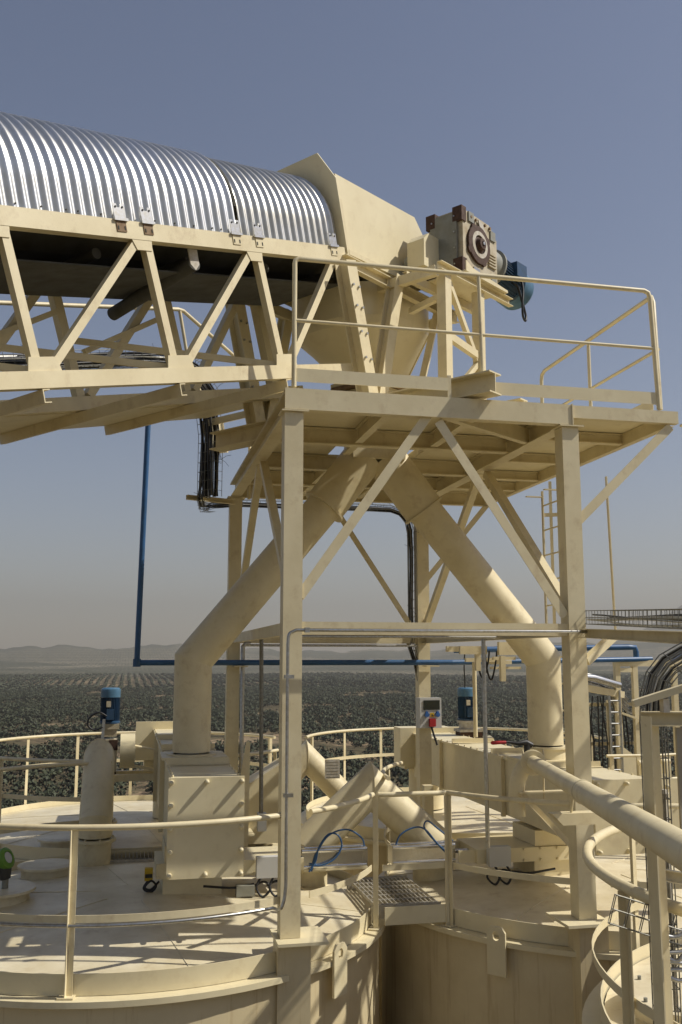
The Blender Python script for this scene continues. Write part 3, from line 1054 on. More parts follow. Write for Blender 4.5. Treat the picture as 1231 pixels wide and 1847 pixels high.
# head hood: end plate with chamfered shoulders, then a level box
m = MB(L)
W2 = .735
m.plate([(-1.10, -W2, .98), (-1.10, -W2, 1.83), (-1.10, -.55, 2.14), (-1.10, .55, 2.14), (-1.10, W2, 1.83), (-1.10, W2, .98), (-1.10, .60, .98), (-1.10, .60, 1.4), (-1.10, .42, 1.82), (-1.10, 0, 1.98), (-1.10, -.42, 1.82), (-1.10, -.60, 1.4), (-1.10, -.60, .98)], (.012, 0, 0))
m.build("hood_flange", plate_paint, gal)
yo = .70
side = [(-1.30, 4.06), (-1.49, 4.86), (-.13, 4.885), (.10, 4.65), (.10, 4.12), (-.5, 4.02)]
m = MB(H)
n = len(side)
m.add([(s, -yo, z) for s, z in side] + [(s, yo, z) for s, z in side], [tuple(range(n)), tuple(range(2 * n - 1, n - 1, -1))] + [(i, n + i, n + (i + 1) % n, (i + 1) % n) for i in range(n) if i not in (0, 4, 5)])
m.build("hood", plate_paint, gal)
m = MB(H)
m.bar((-1.43, -yo - .012, 4.60), (-1.29, -yo - .012, 4.04), .03, .03)
m.bar((-1.3, -yo - .016, 4.075), (.1, -yo - .016, 4.09), .03, .05)
m.build("hood_edge", paint, gal)

# ------------------------------------------------------------------ head chute (hopper) and supports
hop = thing("head_hopper", "cream funnel hopper under the conveyor head", "hopper", tuple(H(0, 0, 2.8)))
m = MB(H)
NR = 40
rings = []
for ca, ra, rb, zz in ((.05, .30, .30, 3.105), (-.04, .50, .46, 3.32), (-.18, .78, .645, 3.60), (-.20, .80, .655, 3.68), (-.20, .80, .655, 4.05)):
    rings.append([(ca + ra * math.copysign(abs(math.cos(q)) ** .8, math.cos(q)), rb * math.copysign(abs(math.sin(q)) ** .8, math.sin(q)), zz + (.10 * math.cos(q) if zz > 3.3 else 0)) for q in [2 * math.pi * k / NR for k in range(NR)]])
for r0_, r1_ in zip(rings[:-1], rings[1:]):
    m.add(r0_ + r1_, [(k, (k + 1) % NR, NR + (k + 1) % NR, NR + k) for k in range(NR)], True)
m.build("funnel", plate_paint, hop)
m = MB(H)
for k in (4, 14, 24, 34):
    m.bar(rings[0][k], rings[2][k], .02, .02)
m.build("edge_bar", paint, hop)["kind"] = "stuff"
MB(H).box((-.34, -.36, 3.065), (.44, .36, 3.102)).build("flange", paint, hop)
MB(H).box((-.34, -.36, 3.015), (.44, .36, 3.06)).build("flange", rusty, hop)
m = MB(H)
for a in (-.22, .02, .26):
    m.cyl((a, -.355, 3.07), (a, -.38, 3.07), .014, 6)
m.build("bolt", rusty, hop)["kind"] = "stuff"

MB(H).box((-.28, -.29, 2.80), (.34, .29, 3.01)).build("neck", paint, hop)
hd = thing("head_trestle", "cream frame of raking legs carrying the conveyor head on the platform", "support frame", tuple(H(-1, 0, 2.36)))
for y in (-.80, .80):
    MB(H).hbeam((-1.45, y, 3.90), (-1.09, y, 2.58), .15, .16, up=(0, 1, 0)).build("leg", paint, hd)
    MB(H).hbeam((-.61, y, 4.0), (-.93, y, 2.58), .13, .13, up=(0, 1, 0)).build("leg", paint, hd)
    MB(H).chan((-1.40, y * .93, 3.95), (.62, y * .93, 3.9), .07, .12, .008, flip=1 if y < 0 else -1).build("head_rail", paint, hd)
    m = MB(H)
    for k, z in enumerate((3.65, 3.45, 3.2, 2.95)):
        s = -1.45 + (3.9 - z) / 1.32 * .36
        for q in (-.045, .045):
            m.cyl((s + q, y - .07, z), (s + q, y - .10, z), .013, 6)
    m.build("bolt", galv, hd)["kind"] = "stuff"
MB(H).hbeam((-1.05, -2.25, 2.47), (-1.05, 1.5, 2.47), .2, .2, .01, .014).build("base_beam", paint, hd)
MB(H).hbeam((-.1, -2.0, 2.47), (-.1, -.42, 2.47), .14, .18, .01, .014).build("base_beam", paint, hd)
MB(H).bar((.5, -.8, 3.86), (.5, .8, 3.86), .08, .1).build("cross_rail", paint, hd)
MB(H).bar((.25, -.72, 3.86), (.1, -.42, 2.4), .07, .07).build("leg", paint, hd)

# head drum, its bearings
dr = thing("head_drum", "black rubber head drum and bearings at the gallery's upper end", "drum", tuple(H(-.3, 0, 4.2)))
MB(H).cyl((-.32, -.5, 4.24), (-.32, .5, 4.24), .22, 28).build("drum", belt_m, dr)
MB(H).cyl((-.32, -.86, 4.24), (-.32, .85, 4.24), .045, 14).build("shaft", galv, dr)
for y in (-.83, .76):
    m = MB(H)
    m.box((-.47, y - .05, 4.03), (-.17, y + .06, 4.10))
    m.cyl((-.32, y - .05, 4.22), (-.32, y + .06, 4.22), .11, 18)
    m.build("bearing", gear_cover, dr)
m = MB(H)
m.plate([(-.46, -1.06, 4.12), (.02, -1.06, 4.12), (.02, -1.06, 4.50), (-.38, -1.06, 4.50), (-.46, -1.06, 4.42)], (0, 0, 0) if False else tuple((0, .22, 0)))
m.build("guard_box", plate_paint, dr)

# drive stand
ds = thing("drive_stand", "open cream stand with two square posts under the gearbox", "stand", tuple(H(-.1, -1.3, 2.36)))
pc = MB(H).bar((-.45, -1.3, 2.56), (-.45, -1.3, 3.94), .11, .11, up=(0, 1, 0)).build("post", paint, ds)
MB(H).bar((.2, -1.3, 2.36), (.2, -1.3, 3.94), .10, .10, up=(0, 1, 0)).build("post", paint, ds)
MB(H).bar((.2, -.85, 2.36), (.2, -.85, 3.94), .10, .10, up=(0, 1, 0)).build("post", paint, ds)
MB(H).bar((-.39, -1.3, 3.92), (.15, -1.3, 3.16), .05, .05, up=(0, 1, 0)).build("brace", paint, ds)
MB(H).bar((-.39, -1.3, 3.30), (.15, -1.3, 3.22), .06, .08).build("rail", paint, ds)
MB(H).bar((-.39, -1.3, 2.62), (.15, -1.3, 3.12), .05, .05, up=(0, 1, 0)).build("brace", paint, ds)
MB(H).bar((-.45, -1.24, 3.72), (-.3, -.76, 3.72), .06, .06).build("rail", paint, ds)
MB(H).chan((-.62, -1.36, 3.985), (.80, -1.36, 3.985), .06, .09, .007).build("bed_rail", paint, ds)
MB(H).chan((-.62, -.92, 3.985), (.80, -.92, 3.985), .06, .09, .007, flip=-1).build("bed_rail", paint, ds)
MB(H).bar((-.62, -1.33, 3.93), (-.62, -.3, 3.93), .08, .1).build("bed_rail", paint, ds)
MB(H).box((-.22, -1.42, 4.032), (.62, -.86, 4.048)).build("bed_plate", paint, ds)
m = MB(H)
m.plate([(-.22, -1.43, 4.032), (.62, -1.43, 4.032), (.62, -1.43, 4.06), (-.1, -1.43, 4.10), (-.22, -1.43, 4.15)], (0, .01, 0))
m.build("bed_plate", paint, ds)

# gear motor
gm = thing("gear_motor", "weathered gearbox with rust-red hub ring and blue motor on the stand", "gear motor", tuple(H(0, -1.15, 4.17)))
g0, g1, y0, y1, z0, z1 = -.20, .50, -1.36, -.90, 4.06, 4.80
m = MB(H)
m.plate([(g0 + .05, y0 + .01, z0), (g1 - .02, y0 + .01, z0), (g1, y0 + .01, z0 + .06), (g1, y0 + .01, z1 - .12), (g1 - .12, y0 + .01, z1 - .03), (g0 + .05, y0 + .01, z1 - .02)], (0, y1 - y0 - .02, 0))
m.build("gearbox_housing", gear_grey, gm)
m = MB(H)
m.plate([(g0 + .045, y0 + .09, z0 + .03), (g0 + .045, y1 - .07, z0 + .03), (g0 + .045, y1 - .05, z0 + .05), (g0 + .045, y1 - .05, z1 - .07), (g0 + .045, y1 - .07, z1 - .05), (g0 + .045, y0 + .09, z1 - .05), (g0 + .045, y0 + .07, z1 - .07), (g0 + .045, y0 + .07, z0 + .05)], (-.032, 0, 0))
m.build("cover_plate", gear_cover, gm)
m = MB(H)
for yy in (y0 + .095, y1 - .075):
    for k in range(4):
        z = z0 + .1 + k * .18
        m.cyl((g0 + .014, yy, z), (g0 + .002, yy, z), .009, 6)
m.build("cover_bolt", galv, gm)["kind"] = "stuff"
for yy in (y0 - .004, y1 - .116):
    for z in (z0 - .004, z1 - .161):
        MB(H).box((g0 + .012, yy, z), (g0 + .10, yy + .12, z + .165)).build("corner_foot", primer, gm)
for s, z in ((g1 - .11, z1 - .20), (g1 - .11, z0 - .004), (g0 + .15, z1 - .13)):
    MB(H).box((s, y0 - .006, z), (s + .1, y0 + .06, z + .11)).build("corner_foot", gear_cover, gm)
hx, hz = .135, 4.45
m = MB(H)
m.lathe((hx, y0 + .011, hz), (0, -1, 0), [(.215, 0), (.215, .03), (.15, .034), (.15, 0)], 32)
for k in range(4):
    q = k * math.pi / 2 + .5
    m.lathe((hx + .19 * math.cos(q), y0 + .011, hz + .19 * math.sin(q)), (0, -1, 0), [(.05, 0), (.05, .028), (0.001, .03)], 12)
m.build("hub_flange", primer, gm)
MB(H).lathe((hx, y0 + .01, hz), (0, -1, 0), [(.15, 0), (.15, .036), (.105, .038), (.105, .0)], 32).build("hub_ring", white_paint, gm)
MB(H).lathe((hx, y0 + .01, hz), (0, -1, 0), [(.098, 0), (.098, .02), (.075, .03), (.06, .075), (.03, .08), (.03, .06), (0.001, .06)], 24).build("hollow_shaft", primer, gm)
MB(H).lathe((hx, y0 - .05, hz), (0, -1, 0), [(.02, 0), (.02, .03), (0.001, .032)], 12).build("shaft_bolt", galv, gm)
m = MB(H)
for k in range(5):
    z = z0 + .22 + k * .035
    m.box((g1 - .16, y0 - .012, z), (g1 - .012, y0 + .012, z + .014))
m.build("cooling_rib", gear_grey, gm)["kind"] = "stuff"
m = MB(H)
m.plate([(g0 + .33, y0 - .002, z1 - .06), (g0 + .41, y0 - .002, z1 - .06), (g0 + .50, y0 - .002, z1 - .24), (g0 + .46, y0 - .002, z1 - .27), (g0 + .40, y0 - .002, z1 - .25)], (0, -.012, 0))
m.build("chalky_patch", white_paint, gm)
MB(H).box((g0 + .24, y0 - .001, z0 + .05), (g0 + .36, y0 + .009, z0 + .12)).build("name_plate", galv, gm)
m = MB(H)
for s_ in (g0 + .2, g0 + .3, g1 - .22, g1 - .12):
    for z in (z0 + .03, z1 - .07):
        m.cyl((s_, y0 + .01, z), (s_, y0 - .012, z), .016, 6)
m.build("housing_bolt", rusty, gm)["kind"] = "stuff"
MB(H).box((g1 + .003, y0 + .02, z0 + .03), (g1 + .05, y1 - .02, z1 - .15)).build("adapter_plate", gear_grey, gm)
ax = V((1, 0, -.13)).normalized()
mo = V((g1 + .05, (y0 + y1) / 2 + .02, 4.46))
P = lambda a: tuple(mo + ax * a)
MB(H).lathe(P(0), tuple(ax), [(.19, -.03), (.21, .05), (.21, .17), (.245, .18), (.245, .205), (0.001, .206)], 30).build("lantern", gear_cover, gm)
MB(H).lathe(P(.205), tuple(ax), [(.0, 0), (.22, .002), (.22, .02), (.195, .03), (.195, .42), (.21, .425), (.22, .44), (.22, .60), (.205, .635), (.12, .65), (0.001, .65)], 30).build("motor_body", motor_blue, gm)
m = MB(H)
_, sx, ux = frame((0, 0, 0), ax)
for k in range(40):
    q = 2 * math.pi * k / 40
    nrm = sx * math.cos(q) + ux * math.sin(q)
    a = V(P(.245)) + nrm * .20
    b = V(P(.62)) + nrm * .20
    m.bar(tuple(a), tuple(b), .006, .034, up=tuple(nrm))
m.build("cooling_fin", motor_blue, gm)["kind"] = "stuff"
MB(H).lathe(P(.645), tuple(ax), [(.224, 0), (.23, .01), (.23, .19), (.21, .225), (.1, .235), (0.001, .235)], 30).build("fan_cowl", motor_cap, gm)
m = MB(H)
a = V(P(.52)) + V((0, -.2, .1))
m.box((a.x - .10, a.y - .05, a.z - .12), (a.x + .12, a.y + .08, a.z + .05))
m.build("terminal_box", motor_blue, gm)
a = V((a.x, a.y - .03, a.z - .09))
m = MB(H).tube(bez([tuple(a), (a.x, a.y - .03, a.z - .18), (a.x - .04, a.y - .04, a.z - .36), (a.x - .02, a.y - .03, a.z - .50), (a.x + .05, a.y - .02, a.z - .54), (a.x + .10, a.y, a.z - .46), (a.x + .05, a.y + .02, a.z - .28), (a.x - .05, a.y + .05, a.z - .1), (a.x - .3, a.y + .2, a.z - .14)], 10), .014, 8)
m.build("cable", rubber, gm)

# ------------------------------------------------------------------ walkway railing beyond the truss
t = thing("walkway_railing", "cream tube railing of the gallery walkway behind the truss", "railing", tuple(L(-3, 2.0, -.1)))
MB(L).tube([(T0, 2.0, 1.14), (-1.0, 2.0, 1.14), (-.92, 2.0, 1.12), (.0, 2.0, .42)], .024, 10).build("top_rail", paint, t)
for a in (-8.0, -6.3, -4.6, -.98):
    MB(L).tube([(a, 2.0, -.1), (a - (0 if a < -2 else .0), 2.0, 1.12)], .02, 8).build("post", paint, t)
MB(L).tube([(-.98, 2.0, .45), (-.9, 2.0, .3), (-.85, 2.0, .0)], .02, 8).build("post", paint, t)
for dx in (0, .06):
    MB().tube([tuple(L(.02 + dx, 2.0, .42)), tuple(L(.02 + dx, 2.0, .2) - V((0, 0, .2))), tuple(L(.02 + dx, 2.0, .2) - V((0, 0, 1.5)))], .02, 8).build("post", paint, t)

# ------------------------------------------------------------------ cable trays
def tray_run(name, label, path, width, rim, side, cables, mats=(rubber,), pitch=.12, up0=(0, 0, 1), spill=0, cr=(.006, .012), cat="cable tray"):
    """basket tray of welded wire that follows a path, with its cables; side = unit vector across the tray for each path point"""
    pts = [V(p) for p in path]
    t = thing(name, label, cat, tuple(pts[0]), "wire basket cable trays")
    n = len(pts)
    ups = []
    for i in range(n):
        d = (pts[min(i + 1, n - 1)] - pts[max(i - 1, 0)]).normalized()
        s = V(side[i] if isinstance(side, list) else side)
        s = (s - d * s.dot(d)).normalized()
        ups.append((d, s, d.cross(s)))
    m = MB()
    for a, b in ((-.5, 0), (-.25, 0), (0, 0), (.25, 0), (.5, 0), (-.5, .5), (.5, .5), (-.5, 1), (.5, 1)):
        m.tube([tuple(p + u[1] * a * width + u[2] * b * rim) for p, u in zip(pts, ups)], .0038, 5)
    # cross wires
    acc, nextp = 0, 0
    for i in range(n - 1):
        seg = (pts[i + 1] - pts[i]).length
        while nextp <= acc + seg:
            f = (nextp - acc) / seg
            p = pts[i].lerp(pts[i + 1], f)
            _, s, u = ups[i]
            m.tube([tuple(p - s * width / 2 + u * rim), tuple(p - s * width / 2), tuple(p + s * width / 2), tuple(p + s * width / 2 + u * rim)], .003, 5)
            nextp += pitch
        acc += seg
    o = m.build("basket", wire, t)
    o["kind"] = "stuff"
    for mi, mm in enumerate(mats if cables else ()):
        m = MB()
        for c in range(cables // len(mats)):
            a0 = random.uniform(-.44, .44)
            b0 = random.uniform(.08, .75)
            r = random.uniform(*cr)
            m.tube([tuple(p + u[1] * width * max(-.46, min(.46, a0 + .05 * math.sin(i * .9 + c))) + u[2] * rim * (b0 + .12 * math.sin(i * .6 + c * 2.1))) for i, (p, u) in enumerate(zip(pts, ups))], r, 6)
        m.build("cable", mm, t)["kind"] = "stuff"
    if spill:
        m = MB()
        for c in range(spill):
            i = random.randrange(n // 3, n)
            p = pts[i] + ups[i][1] * random.uniform(-.5, .5) * width + ups[i][2] * rim
            q = p + V((random.uniform(-1, 1), random.uniform(-1, 1), random.uniform(-.2, 1))).normalized() * random.uniform(.08, .22)
            m.tube([tuple(p), tuple(p.lerp(q, .5) + V((0, 0, .015))), tuple(q)], .0025, 4)
        m.build("cable_tie", rubber, t)["kind"] = "stuff"
    return t


upl = L(0, 0, 1) - L(0, 0, 0)
path = [L(T0, 2.2, .44)] + [L(a, 2.2, .46 + (a + 9) * .006) for a in (-8, -7, -6, -5, -4.2, -3.6, -3, -2.5, -2, -1.6)] + [L(-1.35, 2.2, .50)]
q0 = L(-1.35, 2.2, .45)
q1 = L(-.62, 2.2, .0)
path += [L(-1.05, 2.2, .49), L(-.84, 2.19, .38), L(-.70, 2.17, .14), V((q1.x, q1.y, 2.75)), V((q1.x, q1.y, 2.45)), V((q1.x, q1.y, 2.15)), V((q1.x, q1.y, 1.98))]
sd = [tuple(NV)] * len(path)
tray_run("cable_tray", "wire cable tray stuffed with black cables along the gallery, diving down", path, .26, .17, sd, 34, (rubber, rubber, rubber, galv), spill=60, cr=(.008, .016))
xs = q1.x
path = [V((xs - .02, q1.y + .1, 2.30)), V((xs - .06, q1.y + .2, 2.0)), V((xs - .02, q1.y + .5, 1.93)), V((xs + .14, 12.75, 2.0))] + [V((x, 12.98, 2.06)) for x in (1.35, 1.8, 2.3, 2.8, 3.3)] + [V((3.56, 12.95, 2.05)), V((3.68, 12.92, 2.0)), V((3.76, 12.9, 1.9)), V((3.79, 12.88, 1.75))] + [V((3.79, 12.86, z)) for z in (1.5, 1.2, .9, .6, .4)] + [V((3.76, 12.86, .2)), V((3.86, 12.86, -.1)), V((3.90, 12.86, -.3))]
tray_run("cable_tray", "wire cable tray round the back of the platform and down the rear column", path, .16, .09, [tuple(V((.2, 1, .25)))] * len(path), 8, (rubber, rubber, galv, rubber), spill=26, cr=(.004, .009))
m = MB()
m.chan(tuple(V((xs - .2, 11.95, 1.99))), (1.28, 12.2, 1.99), .05, .06, .006)
m.build("tray_bracket", paint, thing("tray_bracket", "small cream bracket arm holding the hanging cables", "bracket", (xs, 12, 1.96)))
t = thing("junction_shelf", "boxy cream shelf of folded plate under the gallery by the cables", "shelf", tuple(L(-.7, 1.6, -.6)))
for k, (h0, h1) in enumerate(((-.62, -.50), (-.27, -.19))):
    MB(L).chan((-.62, .9, (h0 + h1) / 2), (-.62, 2.3, (h0 + h1) / 2), .07, h1 - h0, .008).build("bearer", paint, t)
MB(L).plate([(-.66, 2.28, -.62), (-.66, 2.28, -.2), (-.3, 2.28, -.2), (-.3, 2.28, -.62)], (0, .01, 0)).build("end_plate", plate_paint, t)
MB(L).box((-.64, 1.1, -.60), (-.3, 2.26, -.592)).build("shelf_plate", plate_paint, t)

# tray along the beam on the tower's flank
path = [V((4.2, 8.13, .312)) + (V((3.3, 4.8, .155)) - V((4.2, 8.13, .312))) * (k / 8) for k in range(9)]
tray_run("cable_tray", "empty wire basket tray on the bracket beam beside the front column", path, .26, .12, (.97, -.23, 0), 6, (rubber, galv), spill=0, pitch=.12)

# ------------------------------------------------------------------ chain conveyors on the silo roofs
def chain_conveyor(cxv, ztop, zbot, mirror, label, plate_label):
    t = thing("chain_conveyor", label, "conveyor", (cxv, 11.5, -2.3), "boxed chain conveyors on the silo roofs")
    w = .30
    y0, y1 = 8.58, 14.6
    MB().box((cxv - w + .03, y0, zbot), (cxv + w - .03, y1, ztop - .04)).build("trough", plate_paint, t)
    # lids with flanges, each its own
    ys = [y0, 9.55, 10.1 + .62, 11.9, 13.1, 14.2, y1]
    for a, b in zip(ys[:-1], ys[1:]):
        MB().box((cxv - w, a + .006, ztop - .036), (cxv + w, b - .006, ztop - .01)).build("lid", plate_paint, t)
    m = MB()
    for yy in (10.9, 13.2):
        m.box((cxv - w - .02, yy - .02, zbot - .02), (cxv - w + .028, yy + .02, ztop - .0))
        m.box((cxv + w - .028, yy - .02, zbot - .02), (cxv + w + .02, yy + .02, ztop - .0))
    m.build("stiffener", paint, t)["kind"] = "stuff"
    for yy in (9.62, 11.25, 12.7):
        MB().angle((cxv - w, yy, ztop - .006), (cxv + w, yy, ztop - .006), .06, .006, up=(0, 1, 0) if False else (0, 0, 1)).build("lid_angle", paint, t)
    m = MB()
    for k in range(26):
        yy = y0 + .12 + k * .235
        for s in (-1, 1):
            m.cyl((cxv + s * (w - .015), yy, ztop - .012), (cxv + s * (w - .015), yy, ztop + .008), .011, 6)
    m.build("lid_bolt", paint, t)["kind"] = "stuff"
    # inlet box below the chute
    MB().box((cxv - .33, 10.05, ztop - .008), (cxv + .33, 10.68, ztop + .02)).build("inlet_flange", paint, t)
    # front end plate with dome bolts
    p = MB().box((cxv - .325, y0 - .035, zbot - .01), (cxv + .325, y0 - .002, ztop)).build("end_plate", plate_paint, t)
    b0 = None
    for i in range(3):
        for j in range(5):
            if i == 1 and 0 < j < 4:
                continue
            x, z = cxv + (i - 1) * .30, ztop - .035 - j * (ztop - zbot - .06) / 4
            if b0 is None:
                b0 = MB().lathe((x, y0 - .035, z), (0, -1, 0), [(.02, 0), (.02, .035), (.015, .055), (.008, .062), (.0005, .063)], 12).build("bolt", plate_paint, p)
                bc = BASE[b0] - V((x, y0 - .035, z))
            else:
                again(b0, tuple(V((x, y0 - .035, z)) + bc), p)
    # head end
    MB().box((cxv - .42, y1 + .002, zbot + .12), (cxv + .42, y1 + .6, ztop + .05)).build("head_box", plate_paint, t)
    MB().plate([(cxv - .55, y1 - .06, ztop + .1), (cxv + .36, y1 - .06, ztop + .1), (cxv + .36, y1 - .06, ztop - .45), (cxv - .55, y1 - .06, ztop - .45)] if mirror < 0 else
               [(cxv - .50, y1 - .06, ztop + .07), (cxv + .50, y1 - .06, ztop + .07), (cxv + .50, y1 - .06, ztop - .5), (cxv - .50, y1 - .06, ztop - .5)], (0, .03, 0)).build("head_flange", plate_paint, t)
    MB().cyl((cxv - w - .01, 14.9, zbot - .1), (cxv - w - .01, 14.9, zbot - .5), .26, 24)
    MB().lathe((cxv, 14.85, 0), (0, 0, 1), [(.27, zbot + .12), (.27, -2.3)], 28).build("outlet_pipe", paint, t)
    # drive shaft housing and bracket arms towards the motor
    s = mirror
    x0 = cxv + s * .56
    MB().cyl((cxv + s * .56, 14.0, ztop - .26), (cxv + s * .76, 14.0, ztop - .26), .235, 26).build("coupling_drum", plate_paint, t)
    for z in (ztop - .25, ztop - .52):
        MB().plate([(cxv + s * .30, 14.02, z), (cxv + s * .56, 14.02, z + .05), (cxv + s * .56, 13.8, z + .05), (cxv + s * .30, 13.8, z)], (0, 0, .02)).build("bracket", paint, t)
    MB().chan((cxv + s * .3, 13.8, ztop - .60), (cxv + s * 1.12, 13.8, ztop - .60), .08, .09, .008).build("motor_beam", paint, t)
    MB().chan((cxv + s * .3, 14.25, ztop - .60), (cxv + s * 1.12, 14.25, ztop - .60), .08, .09, .008).build("motor_beam", paint, t)
    return t


convL = chain_conveyor(.70, -1.01, -1.83, -1, "boxed conveyor with bolted end plate and blue motor, under one chute elbow", "")
convR = chain_conveyor(4.63, -1.13, -1.80, 1, "long boxed conveyor with shaded flank behind the thick cream pipe", "")


def standing_motor(x, y, zt, label, cable):
    """vertical blue motor on an upright gearbox"""
    t = thing("upright_motor", label, "motor", (x, y, zt - 1.2), "blue motors on the roof conveyors")
    r = .135
    MB().lathe((x, y, zt), (0, 0, 1), [(.001, .0), (r * .8, 0), (r * .98, -.02), (r, -.05), (r, -.13), (r * .97, -.131)], 28).build("fan_cowl", motor_cap, t)
    MB().lathe((x, y, zt), (0, 0, 1), [(r * .80, -.12), (r * .80, -.44), (r * 1.05, -.46), (r * 1.05, -.485), (.02, -.486)], 28).build("motor_body", motor_blue, t)
    m = MB()
    for k in range(34):
        q = 2 * math.pi * k / 34
        n = V((math.cos(q), math.sin(q), 0))
        m.bar(tuple(V((x, y, zt - .14)) + n * .118), tuple(V((x, y, zt - .45)) + n * .118), .005, .028, up=tuple(n))
    m.build("cooling_fin", motor_blue, t)["kind"] = "stuff"
    MB().box((x - .045, y - .175, zt - .43), (x + .06, y - .10, zt - .29)).build("terminal_box", motor_blue, t)
    MB().box((x - .05, y - .137, zt - .26), (x + .01, y - .128, zt - .18)).build("name_plate", gear_grey, t)
    g = gear_grey if cable else white_paint
    if cable:
        m = MB().box((x - .10, y - .12, zt - .56), (x + .13, y + .1, zt - .49)).box((x - .09, y - .1, zt - .66), (x + .10, y + .1, zt - .562))
        m.build("gearbox_flange", gear_grey, t)
        MB().box((x - .12, y - .15, zt - 1.13), (x + .11, y + .14, zt - .70)).build("gearbox", gear_grey, t)
        MB().box((x - .0, y - .165, zt - .84), (x + .12, y - .152, zt - .70)).build("gearbox_foot", primer, t)
        MB().box((x + .02, y - .165, zt - 1.22), (x + .11, y + .1, zt - 1.132)).build("gearbox_foot", primer, t)
        MB().lathe((x - .12, y, zt - .86), (-1, 0, 0), [(.1, 0), (.1, .03), (.05, .03), (.05, .08), (.001, .08)], 18).build("hub_flange", primer, t)
        MB().bar((x - .075, y - .16, zt - .42), (x - .09, y - .17, zt - .78), .04, .012, up=(0, 1, 0)).build("bracket", galv, t)
        MB().tube(bez([(x - .04, y - .17, zt - .38), (x - .15, y - .17, zt - .33), (x - .27, y - .16, zt - .40), (x - .285, y - .16, zt - .50), (x - .2, y - .16, zt - .565), (x - .09, y - .16, zt - .53)], 8), .013, 8).build("cable", rubber, t)
    else:
        MB().lathe((x, y, zt), (0, 0, 1), [(.02, -.484), (.155, -.486), (.155, -.515), (.12, -.52), (.12, -.60), (.14, -.61), (.001, -.611)], 26).build("motor_flange", white_paint, t)
        MB().box((x - .16, y - .15, zt - .65), (x + .2, y + .15, zt - .612)).build("gearbox_flange", white_paint, t)
        MB().box((x - .14, y - .13, zt - .80), (x + .2, y + .13, zt - .652)).build("gearbox", primer, t)
        MB().box((x - .1, y - .12, zt - 1.15), (x + .15, y + .12, zt - .802)).build("gearbox", gear_grey, t)
        MB().tube(bez([(x - .04, y - .05, zt - .0), (x - .05, y - .08, zt + .12), (x - .10, y - .2, zt + .3), (x - .12, y - .3, zt + .55)], 8), .010, 6).build("cable", rubber, t)
    return t


standing_motor(-.215, 14.0, -.405, "blue upright motor with looped black cable on a cream gearbox", True)
standing_motor(5.02, 14.0, -.435, "blue upright motor with chalky white flange behind the socket box", False)

